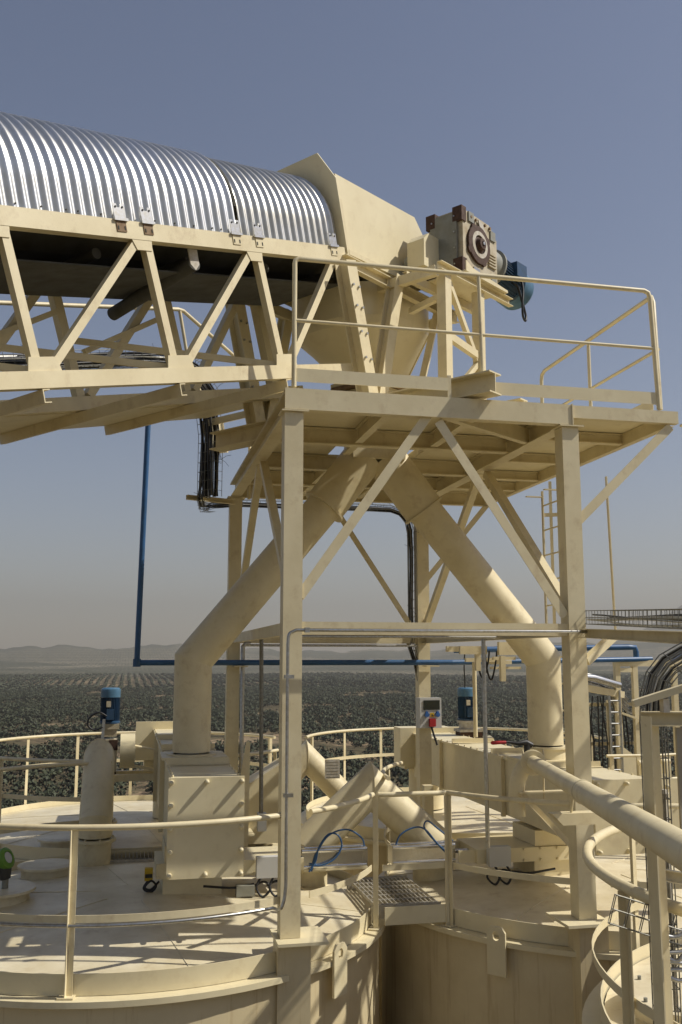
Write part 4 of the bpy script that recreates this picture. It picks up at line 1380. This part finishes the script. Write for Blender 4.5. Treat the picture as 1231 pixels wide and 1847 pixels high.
# slide gates below the conveyors with air cylinders
for s, cxv, lab, lab2 in ((1, .70, "cream slide gate below the conveyor with the bolted end plate", "aluminium air cylinder with big loop of blue hose"),
                          (-1, 4.63, "cream slide gate with junction box under the shaded conveyor", "aluminium air cylinder with two slanting blue hoses")):
    t = thing("slide_gate", lab, "slide gate", (cxv, 10.36, -2.3), "slide gates on the front silo roofs")
    m = MB().box((cxv - .28, 10.05, -2.0), (cxv + .28, 10.67, -1.84))
    m.build("collar", plate_paint, t)
    MB().box((min(cxv - s * .36, cxv + s * .95), 10.03, -2.15), (max(cxv - s * .36, cxv + s * .95), 10.69, -2.005)).build("gate_body", plate_paint, t)
    MB().box((cxv - .29, 10.06, -2.36), (cxv + .29, 10.66, -2.155)).build("collar", plate_paint, t)
    m = MB()
    for k in range(7):
        x = cxv - .34 + k * .19 if s > 0 else cxv + .34 - k * .19
        m.cyl((x, 10.028, -2.02), (x, 10.005, -2.02), .012, 6)
        m.cyl((x, 10.028, -2.13), (x, 10.005, -2.13), .012, 6)
    m.build("bolt", paint, t)["kind"] = "stuff"
    m = MB()
    for yy in (10.1, 10.62):
        m.bar((cxv + s * .95, yy, -2.08), (cxv + s * 1.13, yy, -2.08), .03, .12)
    m.build("yoke", plate_paint, t)["kind"] = "stuff"
    MB().box((min(cxv + s * .62, cxv + s * .86), 9.90, -2.16), (max(cxv + s * .62, cxv + s * .86), 9.99, -1.96)).build("junction_box", plastic_grey, t)
    m = MB()
    for k in (0, .13):
        q = [(cxv + s * (.66 + k), 9.93, -2.16), (cxv + s * (.62 + k), 9.90, -2.25), (cxv + s * (.68 + k), 9.88, -2.33), (cxv + s * (.76 + k), 9.90, -2.26), (cxv + s * (.70 + k), 9.93, -2.2), (cxv + s * (.6 + k), 9.95, -2.24)]
        m.tube(bez(q, 8), .012, 6)
    m.tube(bez([(cxv + s * .6, 9.95, -2.22), (cxv + s * .4, 9.92, -2.24), (cxv + s * .1, 9.96, -2.22)], 6), .012, 6)
    m.build("cable", rubber, t)["kind"] = "stuff"
    # cylinder
    a, b = cxv + s * 1.13, cxv + s * 1.83
    c = thing("air_cylinder", lab2, "cylinder", ((a + b) / 2, 10.36, -2.15), "air cylinders of the slide gates")
    yc, zc = 10.30, -2.06
    h = .085
    MB().box((min(a, b) + .05, yc - h, zc - h + .012), (max(a, b) - .05, yc + h, zc + h - .012)).build("barrel", alu, c)
    for x in (a, b - s * .05):
        MB().box((min(x, x + s * .05), yc - h - .008, zc - h - .008), (max(x, x + s * .05), yc + h + .008, zc + h + .008)).build("end_cap", alu, c)
    for yy in (yc - h + .01, yc + h - .01):
        for zz in (zc - h + .006, zc + h - .006):
            MB().cyl((a - s * .0, yy, zz), (b - s * .01, yy, zz), .024, 12).build("tie_rod", alu, c)
    MB().cyl((a - s * .2, yc, zc), (a, yc, zc), .022, 12).build("piston_rod", galv, c)
    MB().box((min(a, b) + .02, yc - .1, zc - h - .035), (max(a, b), yc - .06, zc - h - .012)).build("carrier_bar", plate_paint, c)
    if s > 0:
        q = [(b - .02, yc - .05, zc + .08), (b - .06, yc - .06, zc + .19), (b - .22, yc - .08, zc + .28), (b - .42, yc - .1, zc + .23), (b - .55, yc - .1, zc + .05), (b - .6, yc - .1, zc - .12)]
        q2 = [(b - .62, yc - .1, zc - .05), (b - .5, yc - .12, zc - .06), (b - .36, yc - .12, zc), (b - .28, yc - .1, zc + .12), (b - .32, yc - .1, zc + .23), (b - .42, yc - .09, zc + .24), (b - .52, yc - .1, zc + .12), (b - .56, yc - .11, zc - .02), (b - .63, yc - .12, zc - .12)]
    else:
        q = [(b + .04, yc - .05, zc + .07), (b + .1, yc - .06, zc + .2), (b + .25, yc - .06, zc + .27), (b + .37, yc - .08, zc + .25), (b + .5, yc - .1, zc + .1), (b + .62, yc - .1, zc + .0)]
        q2 = [(b + .36, yc - .08, zc + .27), (b + .42, yc - .06, zc + .33), (b + .52, yc - .06, zc + .24), (b + .66, yc - .08, zc + .10)]
        q2 = [(b + .62, yc - .09, zc - .02), (b + .46, yc - .09, zc + .14), (b + .36, yc - .08, zc + .27), (b + .40, yc - .07, zc + .335), (b + .52, yc - .06, zc + .25), (b + .68, yc - .08, zc + .12)]
    for qq in (q, q2):
        MB().tube(bez(qq, 10), .009, 8).build("hose", hose_blue, c)

# ------------------------------------------------------------------ mitred ducts between the silos
def duct(apex, axis, drop, spread, r, label, stub_top=-2.2, base=-2.42, sgn=(-1, 1), stub=True):
    t = thing("mitred_duct", label, "duct", (apex[0], apex[1], base), "mitred ducts joining the silos")
    a = V(apex)
    ax = V(axis)
    ends = [a + ax * (s * spread) - V((0, 0, drop)) for s in sgn]
    pts = [ends[0] - V((0, 0, 0)), a, ends[1]]
    low = [e - V((0, 0, max(.02, e.z - stub_top - .02))) for e in ends]
    MB().mitre([tuple(low[0]), tuple(ends[0]), tuple(a), tuple(ends[1]), tuple(low[1])], r, 36).build("pipe", paint, t)
    th = math.atan(drop / spread)
    MB().tube([tuple(a + ax.cross(V((0, 0, 1))) * (r * 1.004 * math.cos(q)) + V((0, 0, r * 1.004 * math.sin(q) / math.cos(th)))) for q in [2 * math.pi * k / 36 for k in range(36)]], .006, 6, closed=True).build("weld_seam", paint, t)
    for e in ends:
        m = MB().lathe((e.x, e.y, stub_top - .03), (0, 0, 1), [(r - .02, 0), (r + .055, 0), (r + .055, .03), (r - .02, .03)], 32)
        m.build("flange", paint, t)
        MB().lathe((e.x, e.y, base), (0, 0, 1), [(r, 0), (r, stub_top - .032 - base)], 32).build("stub", paint, t)
        m = MB()
        for k in range(8):
            q = 2 * math.pi * k / 8 + .3
            m.cyl((e.x + (r + .03) * math.cos(q), e.y + (r + .03) * math.sin(q), stub_top - .05), (e.x + (r + .03) * math.cos(q), e.y + (r + .03) * math.sin(q), stub_top + .02), .01, 6)
        m.build("flange_bolt", paint, t)["kind"] = "stuff"
    return t


duct((2.665, 10.62, -1.40), (1, 0, 0), .60, .69, .203, "inverted V duct of shaded cream pipe above the grating bridge")
duct((2.665, 14.55, -1.47), (1, 0, 0), .62, .63, .18, "sunlit inverted V duct far behind the tall front column")
duct((-.31, 12.75, -1.27), (0, 1, 0), .62, .63, .19, "half-round topped duct seen end-on by the blue motor", stub_top=-2.1, base=-2.42)

# ------------------------------------------------------------------ socket box on the rear column
t = thing("socket_box", "grey socket box with dark window and red plug on the rear column", "socket box", (3.99, 12.7, -.93))
x0, x1, y, z0, z1 = 3.835, 4.135, 12.63, -.92, -.525
MB().box((x0, y - .10, z0), (x1, TY1 - .002, z1)).build("case", plastic_grey, t)
MB().box((x0 + .05, y - .108, z1 - .155), (x1 - .025, y - .101, z1 - .03)).build("window", glass_dark, t)
for x in (x0 + .09, x1 - .06):
    MB().lathe((x, y - .1, z0 + .175), (0, -1, 0), [(.03, 0), (.03, .035), (.0005, .036)], 16).build("socket", sock_blue, t)
    MB().lathe((x, y - .1, z0 + .205), (0, -1, 0), [(.017, 0), (.017, .03), (.0005, .03)], 12).build("socket", sock_blue, t)
MB().box((x0 + .12, y - .15, z0 + .022), (x0 + .205, y - .101, z0 + .125)).build("red_plug", red_m, t)
MB().plate([(x0 + .14, y - .1015, z0 + .145), (x0 + .195, y - .1015, z0 + .145), (x0 + .195, y - .1015, z0 + .20), (x0 + .14, y - .1015, z0 + .20)], (0, -.003, 0)).build("warning_sticker", yellow_m, t)
m = MB()
m.plate([(x0 + .15, y - .1048, z0 + .155), (x0 + .185, y - .1048, z0 + .155), (x0 + .1675, y - .1048, z0 + .19)], (0, -.001, 0))
m.build("warning_triangle", dark_hole, t)
MB().tube([(x0 + .15, y - .12, z0 + .02), (x0 + .17, y - .13, z0 - .06), (x0 + .22, y - .14, z0 - .22)], .014, 8).build("cable", rubber, t)

# ------------------------------------------------------------------ blue pipe behind the tower
t = thing("blue_pipe", "slim dark blue pipe dropping from the gallery and running level behind the tower", "pipe", (.11, 12.55, -.06))
MB().mitre([(.165, 12.55, 3.25), (.115, 12.55, -.055), (4.3, 12.55, -.055), (7.55, 13.0, -.01)], .036, 14).build("pipe", pipe_blue, t)
MB().tube([(4.7, 13.6, .12), (7.5, 13.6, .17), (7.62, 13.6, .165), (7.64, 13.6, .1), (7.64, 13.6, -.05)], .045, 10).build("pipe", pipe_blue, t)
MB().lathe((.115, 12.55, -.055), (0, 0, 1), [(.05, -.05), (.05, .05)], 14).build("elbow", pipe_blue, t)
m = MB()
for x, yy in ((1.36, 12.6), (3.95, 12.6)):
    m.box((x - .02, yy - .09, -.11), (x + .16, yy + .1, -.095))
m.build("bracket", paint, t)["kind"] = "stuff"

# hanging rods and conduits
def rod(name, label, pts, r, m, cat, box=None):
    t = thing(name, label, cat, pts[-1])
    MB().tube(pts, r, 8).build("tube", m, t)
    if box:
        MB().box(*box).build("connector_box", plastic_grey, t)
    return t


rod("conduit", "grey conduit rod hanging from the tie beam onto the conveyor side", [(1.40, 10.36, .22), (1.42, 10.36, -1.62)], .022, wire, "conduit", ((1.38, 10.3, -1.78), (1.47, 10.4, -1.6)))
rod("conduit", "galvanised conduit beside the rear left column behind the chute", [(1.56, 12.62, .19), (1.5, 12.62, .19), (1.465, 12.62, .15), (1.465, 12.62, -1.45)], .028, galv, "conduit")
rod("conduit", "galvanised pole from the tie beam down past the red lever", [(3.80, 9.85, .3), (3.745, 9.85, .26), (3.735, 9.85, .2), (3.735, 9.85, -1.95)], .024, galv, "conduit")
rod("conduit", "short pole near the second blue motor in front of the grove", [(4.62, 12.55, -.05), (4.62, 12.55, -1.05)], .03, paint, "pole")
rod("conduit", "thin galvanised tube along the rear tie beam", [(1.5, 12.7, .17), (3.85, 12.7, .17)], .016, galv, "conduit")
rod("conduit", "thin pale tube along the middle cross tie", [(TX0 + .1, 9.8, .225), (TX1 - .1, 9.8, .225)], .014, galv, "conduit")
t = thing("hanging_hardware", "jumble of cream brackets and black cables under the tie beams by the elbow", "brackets", (4.1, 10.9, -.1))
for k, (x, y, z, w, h) in enumerate(((4.05, 12.0, .12, .5, .07), (4.3, 11.0, .0, .28, .04), (4.5, 11.6, -.12, .4, .03), (4.15, 11.2, -.05, .06, .2), (4.85, 11.4, .0, .12, .12), (4.02, 11.4, .1, .35, .10), (4.2, 11.7, -.02, .5, .05), (4.45, 11.2, .12, .25, .16), (4.6, 11.9, -.05, .3, .05), (4.75, 10.9, .12, .2, .2), (4.35, 10.9, -.12, .06, .3))):
    MB().box((x, y, z - h / 2), (x + w, y + .06, z + h / 2)).build("bracket", paint, t)
m = MB()
for k in range(2):
    x, y, z = 4.2 + .14 * k, 11.3 + .1 * (k % 3), .05
    m.tube(bez([(x, y, z), (x + .03, y, z - .22), (x + .09, y + .02, z - .28 - .03 * (k % 2)), (x + .14, y, z - .1), (x + .16, y, z + .04)], 7), .012, 6)
m.build("cable", rubber, t)["kind"] = "stuff"

# ------------------------------------------------------------------ roof fittings
z = roofz(SX0, SYF, -1.15, 10.2)
t = thing("level_sensor", "grey level sensor with lime green cap on its round hatch", "sensor", (-1.13, 10.35, z))
MB().lathe((-1.17, 10.35, z - .02), (0, 0, 1), [(.30, 0), (.30, .11), (.36, .115), (.36, .14), (.001, .145)], 36).build("hatch", roof_paint, t)
MB().cyl((-1.10, 10.30, z + .125), (-1.10, 10.30, z + .21), .032, 14).build("neck", gear_cover, t)
MB().cyl((-1.10, 10.30, z + .21), (-1.125, 10.30, z + .33), .05, 14, .085).build("body", dark_plastic, t)
ax = V((.80, -.42, .42)).normalized()
c0 = V((-1.15, 10.31, z + .38))
MB().lathe(tuple(c0 - ax * .12), tuple(ax), [(.001, 0), (.085, 0), (.10, .03), (.10, .15)], 20).build("body", dark_plastic, t)
MB().lathe(tuple(c0 + ax * .02), tuple(ax), [(.100, 0), (.106, .015), (.104, .06), (.075, .075), (.06, .075), (.06, .065), (.001, .065)], 20).build("cap", green_m, t)
MB().lathe(tuple(c0 + ax * .087), tuple(ax), [(.055, 0), (.055, .003), (.001, .004)], 16).build("display", plastic_grey, t)
for (x, y, lab) in ((-.80, 11.5, "round hatch with shiny lid in the tower's shade"), (-.75, 13.35, "round hatch lid on the far silo roof in the sun")):
    z = roofz(SX0, SYF if y < 12.7 else SYB, x, y)
    t = thing("roof_hatch", lab, "hatch", (x, y, z), "round hatches on the silo roofs")
    MB().lathe((x, y, z - .03), (0, 0, 1), [(.27, 0), (.27, .12)], 32).build("collar", roof_paint, t)
    MB().lathe((x, y, z + .09), (0, 0, 1), [(.31, 0), (.31, .025), (.24, .04), (.001, .045)], 32).build("lid", roof_paint, t)
z = roofz(SX0, SYF, .30, 10.25)
t = thing("limit_switch", "yellow switch box with coiled black cable beside the conveyor foot", "switch", (.27, 10.2, z))
MB().box((.235, 10.18, z + .10), (.315, 10.24, z + .22)).build("switch_body", yellow_m, t)
MB().box((.24, 10.172, z + .13), (.31, 10.179, z + .165)).build("name_plate", dark_hole, t)
MB().tube(bez([(.27, 10.2, z + .1), (.23, 10.18, z + .03), (.3, 10.16, z - .0), (.35, 10.17, z + .05), (.3, 10.18, z + .1), (.24, 10.18, z + .04), (.3, 10.17, z + .02), (.38, 10.19, z + .09)], 8), .012, 6).build("cable", rubber, t)
t = thing("cable_box", "small dark box with trailing cables at the conveyor's foot", "box", (1.22, 9.9, -2.33))
MB().box((1.12, 9.88, -2.32), (1.30, 9.98, -2.22)).build("case", gear_cover, t)
t = thing("roof_step", "grating step with kick rail on the front silo roof", "step", (.05, 12.2, -2.5))
m = MB()
for k in range(22):
    m.box((-.22 + k * .045, 12.1, -2.42), (-.215 + k * .045, 12.75, -2.36))
m.build("grating", grate_m, t)["kind"] = "stuff"
MB().box((-.24, 12.085, -2.43), (.79, 12.095, -2.355)).build("frame", grate_m, t)
# steel side bar standing by the conveyor and small sheet clips
t = thing("support_post", "flat cream post with slanted top beside the hanging conduit", "post", (1.33, 11.2, -2.45))
MB().plate([(1.27, 11.2, -2.4), (1.39, 11.2, -2.4), (1.40, 11.2, -.95), (1.36, 11.2, -.93), (1.29, 11.2, -1.35)], (0, .03, 0)).build("plate", paint, t)
t = thing("bin_box", "sloped cream box with bolts in front of the far mitred duct", "box", (1.75, 13.2, -2.45))
m = MB()
m.add([(1.42, 13.0, -2.4), (2.1, 13.0, -2.4), (2.1, 13.5, -2.4), (1.42, 13.5, -2.4), (1.42, 13.0, -1.75), (2.1, 13.0, -1.35), (2.1, 13.5, -1.35), (1.42, 13.5, -1.75)], [(0, 1, 5, 4), (1, 2, 6, 5), (2, 3, 7, 6), (3, 0, 4, 7), (4, 5, 6, 7)])
m.build("case", plate_paint, t)
t = thing("column_prop", "short square cream prop standing on the shaded silo's far roof", "post", (4.0, 12.0, -2.45))
MB().box((3.78, 12.2, -2.4), (3.90, 12.32, -1.62)).build("prop", paint, t)
t = thing("label_plate", "small white notice plate hung on the far railing", "notice", (2.96, 14.2, -1.6))
MB().box((2.84, 14.0, -1.72), (3.06, 14.01, -1.45)).build("plate", white_paint, t)
m = MB()
for k in range(6):
    m.box((2.86, 13.997, -1.70 + k * .042), (3.04, 13.9985, -1.695 + k * .042))
m.build("ruled_line", gear_cover, t)["kind"] = "stuff"

# ------------------------------------------------------------------ thick filling pipe with valve
t = thing("filling_pipe", "thick cream pipe with coupling collar sloping towards the near corner", "pipe", (3.0, 6.5, -1))
A, B = V((3.83, 8.86, -.985)), V((1.97, 2.85, -.735))
d = (B - A).normalized()
MB().tube([tuple(A + d * .02), tuple(A + d * 3.05)], .066, 26).build("pipe", paint, t)
MB().tube([tuple(A + d * 3.0), tuple(B)], .074, 28).build("pipe", paint, t)
MB().lathe(tuple(A + d * 2.98), tuple(d), [(.066, 0), (.080, .004), (.080, .03), (.074, .032)], 28).build("collar", paint, t)
MB().tube(bez([tuple(A + d * .1), tuple(A), tuple(A + V((-.09, .0, -.05))), tuple(A + V((-.15, .03, -.22))), tuple(A + V((-.15, .03, -.5)))], 6), .075, 22).build("elbow", paint, t)
MB().lathe(tuple(A + d * .04), tuple(d), [(.11, 0), (.12, .004), (.12, .06), (.11, .064), (.066, .064)], 26).build("flange", paint, t)
m = MB()
for s in (-.11, .10):
    c = A + d * .0 + V((s, 0, 0))
    m.tube([tuple(c + V((0, -.02, -.36))), tuple(c + V((0, -.04, .02)))] + [tuple(c + V((0, -.06 + .0, .02)) + V((0, .1 * math.sin(q) * .3, .1 * math.sin(q)))) for q in (.6, 1.2, 1.57)], .009, 6)
m.build("pipe_clamp", paint, t)["kind"] = "stuff"
MB().bar((3.66, 8.84, -1.26), (4.25, 8.84, -1.26), .10, .012).build("bracket", paint, t)
MB().angle((3.68, 8.84, -1.28), (4.3, 8.6, -1.98), .05, .006).build("bracket", paint, t)
q = A + d * 2.6
MB().plate([tuple(q + V((-.14, .16, -.19))), tuple(q + V((.32, .16, -.19))), tuple(q + V((.32, .16, -.27))), tuple(q + V((-.06, .16, -.27)))], (0, -.1, 0)).build("bracket", paint, t)
MB().tube([tuple(q + V((.02, .1, -.19))), tuple(q + V((.02, .06, -.08)))], .01, 6).build("strap", paint, t)
t = thing("valve_lever", "black valve lever with red grip on top of the pipe elbow", "lever", tuple(A + V((-.02, 0, .12))))
c = A + V((-.03, 0, .155))
MB().tube([tuple(c + V((.03, 0, .0))), tuple(c + V((-.03, .0, .03))), tuple(c + V((-.11, .0, .02))), tuple(c + V((-.2, 0, .035))), tuple(c + V((-.24, 0, .035)))], [.028, .03, .02, .012, .012], 10).build("lever", rubber, t)
MB().tube([tuple(c + V((-.235, 0, .035))), tuple(c + V((-.37, 0, .032))), tuple(c + V((-.385, 0, .03)))], [.015, .019, .012], 10).build("grip", red_m, t)
MB().cyl(tuple(c + V((-.02, 0, -.1))), tuple(c + V((-.02, 0, .02))), .03, 12).build("stem", rubber, t)

# ------------------------------------------------------------------ near cable post with its frame
t = thing("cable_post", "near cream angle post and frame holding a thick bundle of black cables", "post", (2.72, 4.75, -3.2))
MB().angle((2.66, 4.72, -3.2), (2.66, 4.72, -.30), .10, .008, up=(0, -1, 0), fx=1, fy=1).build("upright", paint, t)
MB().bar((2.72, 4.76, -3.2), (2.72, 4.76, -.30), .035, .06, up=(0, 1, 0)).build("upright", paint, t)
MB().chan((2.66, 4.70, -.315), (3.6, 4.52, -.315), .06, .075, .007).build("top_rail", paint, t)
MB().bar((2.60, 4.68, -.235), (3.3, 4.45, -.0), .07, .035).build("strut", paint, t)
MB().box((2.74, 4.62, -.28), (2.775, 4.66, -.21)).build("bracket", white_paint, t)
MB().chan((2.74, 4.74, -1.11), (3.3, 4.70, -1.22), .04, .06, .006).build("middle_rail", paint, t)
MB().box((2.83, 4.66, -.92), (3.4, 4.675, -.36)).build("panel", panel_grey, t)
path = [V((2.90, 4.98, -2.2 + .3 * k)) for k in range(7)] + [V((2.90, 4.98, -.36)), V((2.905, 4.97, -.22)), V((2.93, 4.95, -.12)), V((2.98, 4.92, -.05)), V((3.06, 4.89, .0)), V((3.16, 4.86, .035)), V((3.3, 4.8, .06)), V((3.5, 4.74, .08))]
tray_run("cable_tray", "near wire tray arching over with a thick bundle of black cables", path, .12, .10, [(.97, -.22, 0)] * len(path), 11, (rubber, wire, rubber, galv), pitch=.11, cr=(.005, .010))
path = [V((2.56, 4.97, -1.40)) + V((.75, -.05, -.24)) * (k / 6) for k in range(7)]
tray_run("cable_tray", "low empty wire tray crossing behind the near post", path, .02, .15, [(0, 1, 0)] * 7, 0, (galv,), pitch=.09)
t = thing("hose_coil", "tangle of silvery hoses beside the low wire tray", "hoses", (2.95, 4.95, -1.7))
m = MB()
for k in range(7):
    z = -1.45 - .035 * k
    m.tube(bez([(2.80, 4.95, z), (2.92, 4.92, z - .03 + .05 * math.sin(k * 2.3)), (3.05, 4.90, z + .04 * math.sin(k)), (3.3, 4.86, z - .08)], 8), .012, 7)
m.build("hose", galv, t)["kind"] = "stuff"

# small dome-headed stanchion next to the cables
t = thing("stanchion", "thin pale stanchion with round knob behind the thick pipe", "stanchion", (3.05, 5.1, -2.4))
MB().cyl((2.98, 5.05, -1.9), (2.97, 5.05, -.78), .014, 8).build("rod", white_paint, t)
MB().lathe((2.97, 5.05, -.78), (0, 0, 1), [(.014, 0), (.024, .01), (.026, .03), (.016, .05), (.001, .055)], 12).build("knob", white_paint, t)
# hatch on the nearest silo
x, y = 3.62, 5.95
z = ZR + .16 + .09
t = thing("roof_hatch", "round hatch at the picture's lower corner with small bolts", "hatch", (x, y, z), "round hatches on the silo roofs")
MB().lathe((x, y, z - .05), (0, 0, 1), [(.40, 0), (.40, .13), (.44, .135), (.44, .16), (.001, .17)], 40).build("lid", roof_paint, t)
m = MB()
for k in range(10):
    q = 2 * math.pi * k / 10 + .2
    m.cyl((x + .37 * math.cos(q), y + .37 * math.sin(q), z + .11), (x + .37 * math.cos(q), y + .37 * math.sin(q), z + .135), .014, 6)
m.build("bolt", gear_cover, t)["kind"] = "stuff"

# ------------------------------------------------------------------ stair tower far right
t = thing("stair_frame", "cream frame of posts and panels with a ladder on the far right silo", "stair frame", (7.1, 13.0, -2.5))
for x, y in ((6.98, 13.0), (7.26, 13.0), (7.9, 13.0), (7.35, 13.7)):
    MB().bar((x, y, -2.4), (x, y, -.08 if y < 13.5 else -.4), .075, .075, up=(0, 1, 0)).build("post", paint, t)
MB().bar((6.94, 13.0, -.07), (8.3, 13.0, -.07), .08, .09).build("top_rail", paint, t)
MB().bar((7.0, 12.96, -.78), (7.24, 12.96, -.86), .04, .03).build("rail", paint, t)
MB().bar((7.28, 12.96, -.92), (7.7, 12.96, -.92), .04, .03).build("rail", paint, t)
MB().bar((7.26, 13.0, -.4), (7.48, 13.4, -.62), .05, .05).build("rail", paint, t)
MB().bar((7.48, 13.4, -.62), (7.48, 13.4, -1.6), .05, .05).build("post", paint, t)
MB().plate([(6.99, 12.95, -1.25), (7.2, 12.95, -1.4), (7.2, 12.95, -2.1), (7.0, 12.95, -1.75)], (0, .02, 0)).build("panel", plate_paint, t)
MB().plate([(7.24, 12.95, -1.45), (7.75, 12.95, -1.4), (7.75, 12.95, -2.3), (7.24, 12.95, -2.3)], (0, .02, 0)).build("panel", plate_paint, t)
MB().plate([(7.0, 12.95, -.14), (7.2, 12.95, -.14), (7.2, 12.95, -.2), (7.0, 12.95, -.2)], (0, .02, 0)).build("panel", plate_paint, t)
t = thing("wall_ladder", "small galvanised ladder beside dark cables on the far right", "ladder", (6.8, 12.9, -2.3))
for x in (6.74, 6.90):
    MB().bar((x, 12.8, -2.2), (x, 12.8, -.45), .02, .03).build("stile", galv, t)
for k in range(8):
    MB().cyl((6.74, 12.8, -.6 - k * .16), (6.90, 12.8, -.6 - k * .16), .012, 6).build("rung", galv, t)
path = [V((7.05, 13.1, -2.0 + .25 * k)) for k in range(6)] + [V((6.98, 13.1, -.5)), V((6.85, 13.05, -.40)), V((6.65, 13, -.34)), V((6.4, 13, -.28))]
tray_run("cable_tray", "far wire tray of black cables curving beside the small ladder", path, .22, .1, [(.3, 1, 0)] * len(path), 10, (rubber, galv))
MB_ = thing("pipe_rail", "cream beam with silver foil pipe on top, far right behind the column", "beam", (6.6, 12.6, -.45))
MB().bar((6.0, 12.6, -.36), (7.0, 12.9, -.52), .09, .09).build("beam", paint, MB_)
MB().tube([(6.0, 12.5, -.24), (6.4, 12.6, -.27), (6.9, 12.8, -.38)], .05, 10).build("foil_pipe", alu, MB_)
t = thing("valve_group", "cluster of small cream valves on the conveyor's far end", "valves", (5.9, 11.0, -1.2))
for k, (x, y, zz) in enumerate(((5.30, 9.4, -1.08), (5.42, 9.5, -1.05), (5.5, 9.3, -1.06))):
    MB().cyl((x, y, zz - .12), (x, y, zz), .035, 10).build("body", paint, t)
    MB().cyl((x - .05, y, zz), (x + .05, y, zz), .028, 10).build("cap", paint, t)
# side box at the right conveyor with the big front sheet
t = thing("sheet_panel", "big flat cream cover sheet with dome bolts behind the thick pipe", "panel", (4.9, 8.5, -2.2))
MB().box((4.98, 8.50, -1.86), (5.52, 8.53, -1.13)).build("sheet", plate_paint, t)
m = MB()
for x, zz in ((5.03, -1.2), (5.03, -1.78), (5.3, -1.2), (5.3, -1.78)):
    m.lathe((x, 8.50, zz), (0, -1, 0), [(.02, 0), (.02, .04), (.01, .055), (.0005, .056)], 10)
m.build("bolt", plate_paint, t)["kind"] = "stuff"
m = MB().box((5.0, 8.54, -2.4), (5.06, 8.6, -1.87)).box((5.44, 8.54, -2.4), (5.5, 8.6, -1.87))
m.build("foot", paint, t)["kind"] = "stuff"

# unseen ladder added off the right silo so its rungs stripe the tower with shadow
t = thing("added_shade_ladder", "unseen raised ladder added to throw shadow stripes on the tower", "shadow caster", (7.0, 8.8, -2.4))
for x in (6.72, 7.42):
    MB().chan((x, 6.6, 2.25), (x, 10.6, 2.25), .04, .12, .006).build("side_rail", paint, t)
    MB().tube([(x, 6.6, 2.9), (x, 10.6, 2.9)], .02, 8).build("hand_rail", paint, t)
r0 = MB().bar((6.74, 6.75, 2.25), (7.40, 6.75, 2.25), .05, .03).build("rung", paint, t)
for k in range(1, 20):
    again(r0, (7.07, 6.75 + .2 * k, 2.25), t)
for y in (6.7, 10.5):
    for x in (6.72, 7.42):
        MB().bar((x, y, -2.4), (x, y, 2.19), .08, .08, up=(0, 1, 0)).build("post", paint, t)

# rails, ladders and cables crowding the far right silo
t = thing("guard_rail", "cream guard rails in front of the stair frame on the far right", "railing", (7.0, 12.3, -2.4))
for z in (-1.30, -1.62, -1.95):
    MB().tube([(6.35, 12.2, z), (7.2, 12.3, z - .02), (8.2, 12.4, z)], .02, 8).build("rail", paint, t)
for x in (6.45, 6.95, 7.5, 8.0):
    MB().bar((x, 12.25, -2.4), (x, 12.25, -1.29), .045, .03).build("post", paint, t)
t = thing("cable_rack", "upright cable rack with black cables between cream posts, far right", "cable rack", (7.3, 13.4, -2.4))
for x in (6.62, 7.06, 7.52):
    MB().bar((x, 13.45, -2.4), (x, 13.45, -.62), .06, .04).build("post", paint, t)
for z in (-.68, -1.25, -1.75):
    MB().bar((6.6, 13.42, z), (7.55, 13.42, z), .03, .05).build("rail", paint, t)
m = MB()
for k in range(12):
    x = 6.68 + .07 * k + random.uniform(-.02, .02)
    m.tube([(x, 13.38, -2.3), (x + .02, 13.38, -1.2), (x + random.uniform(-.1, .1), 13.38, -.55)], random.uniform(.009, .018), 6)
m.build("cable", rubber, t)["kind"] = "stuff"
m = MB()
for k in range(5):
    z = -.3 - .05 * k
    m.tube(bez([(6.2, 12.9, z + .1), (6.6, 13.0, z + .06), (6.95, 13.1, z - .05), (7.25, 13.2, z - .3)], 7), .014, 6)
m.build("silver_hose", galv, t)["kind"] = "stuff"
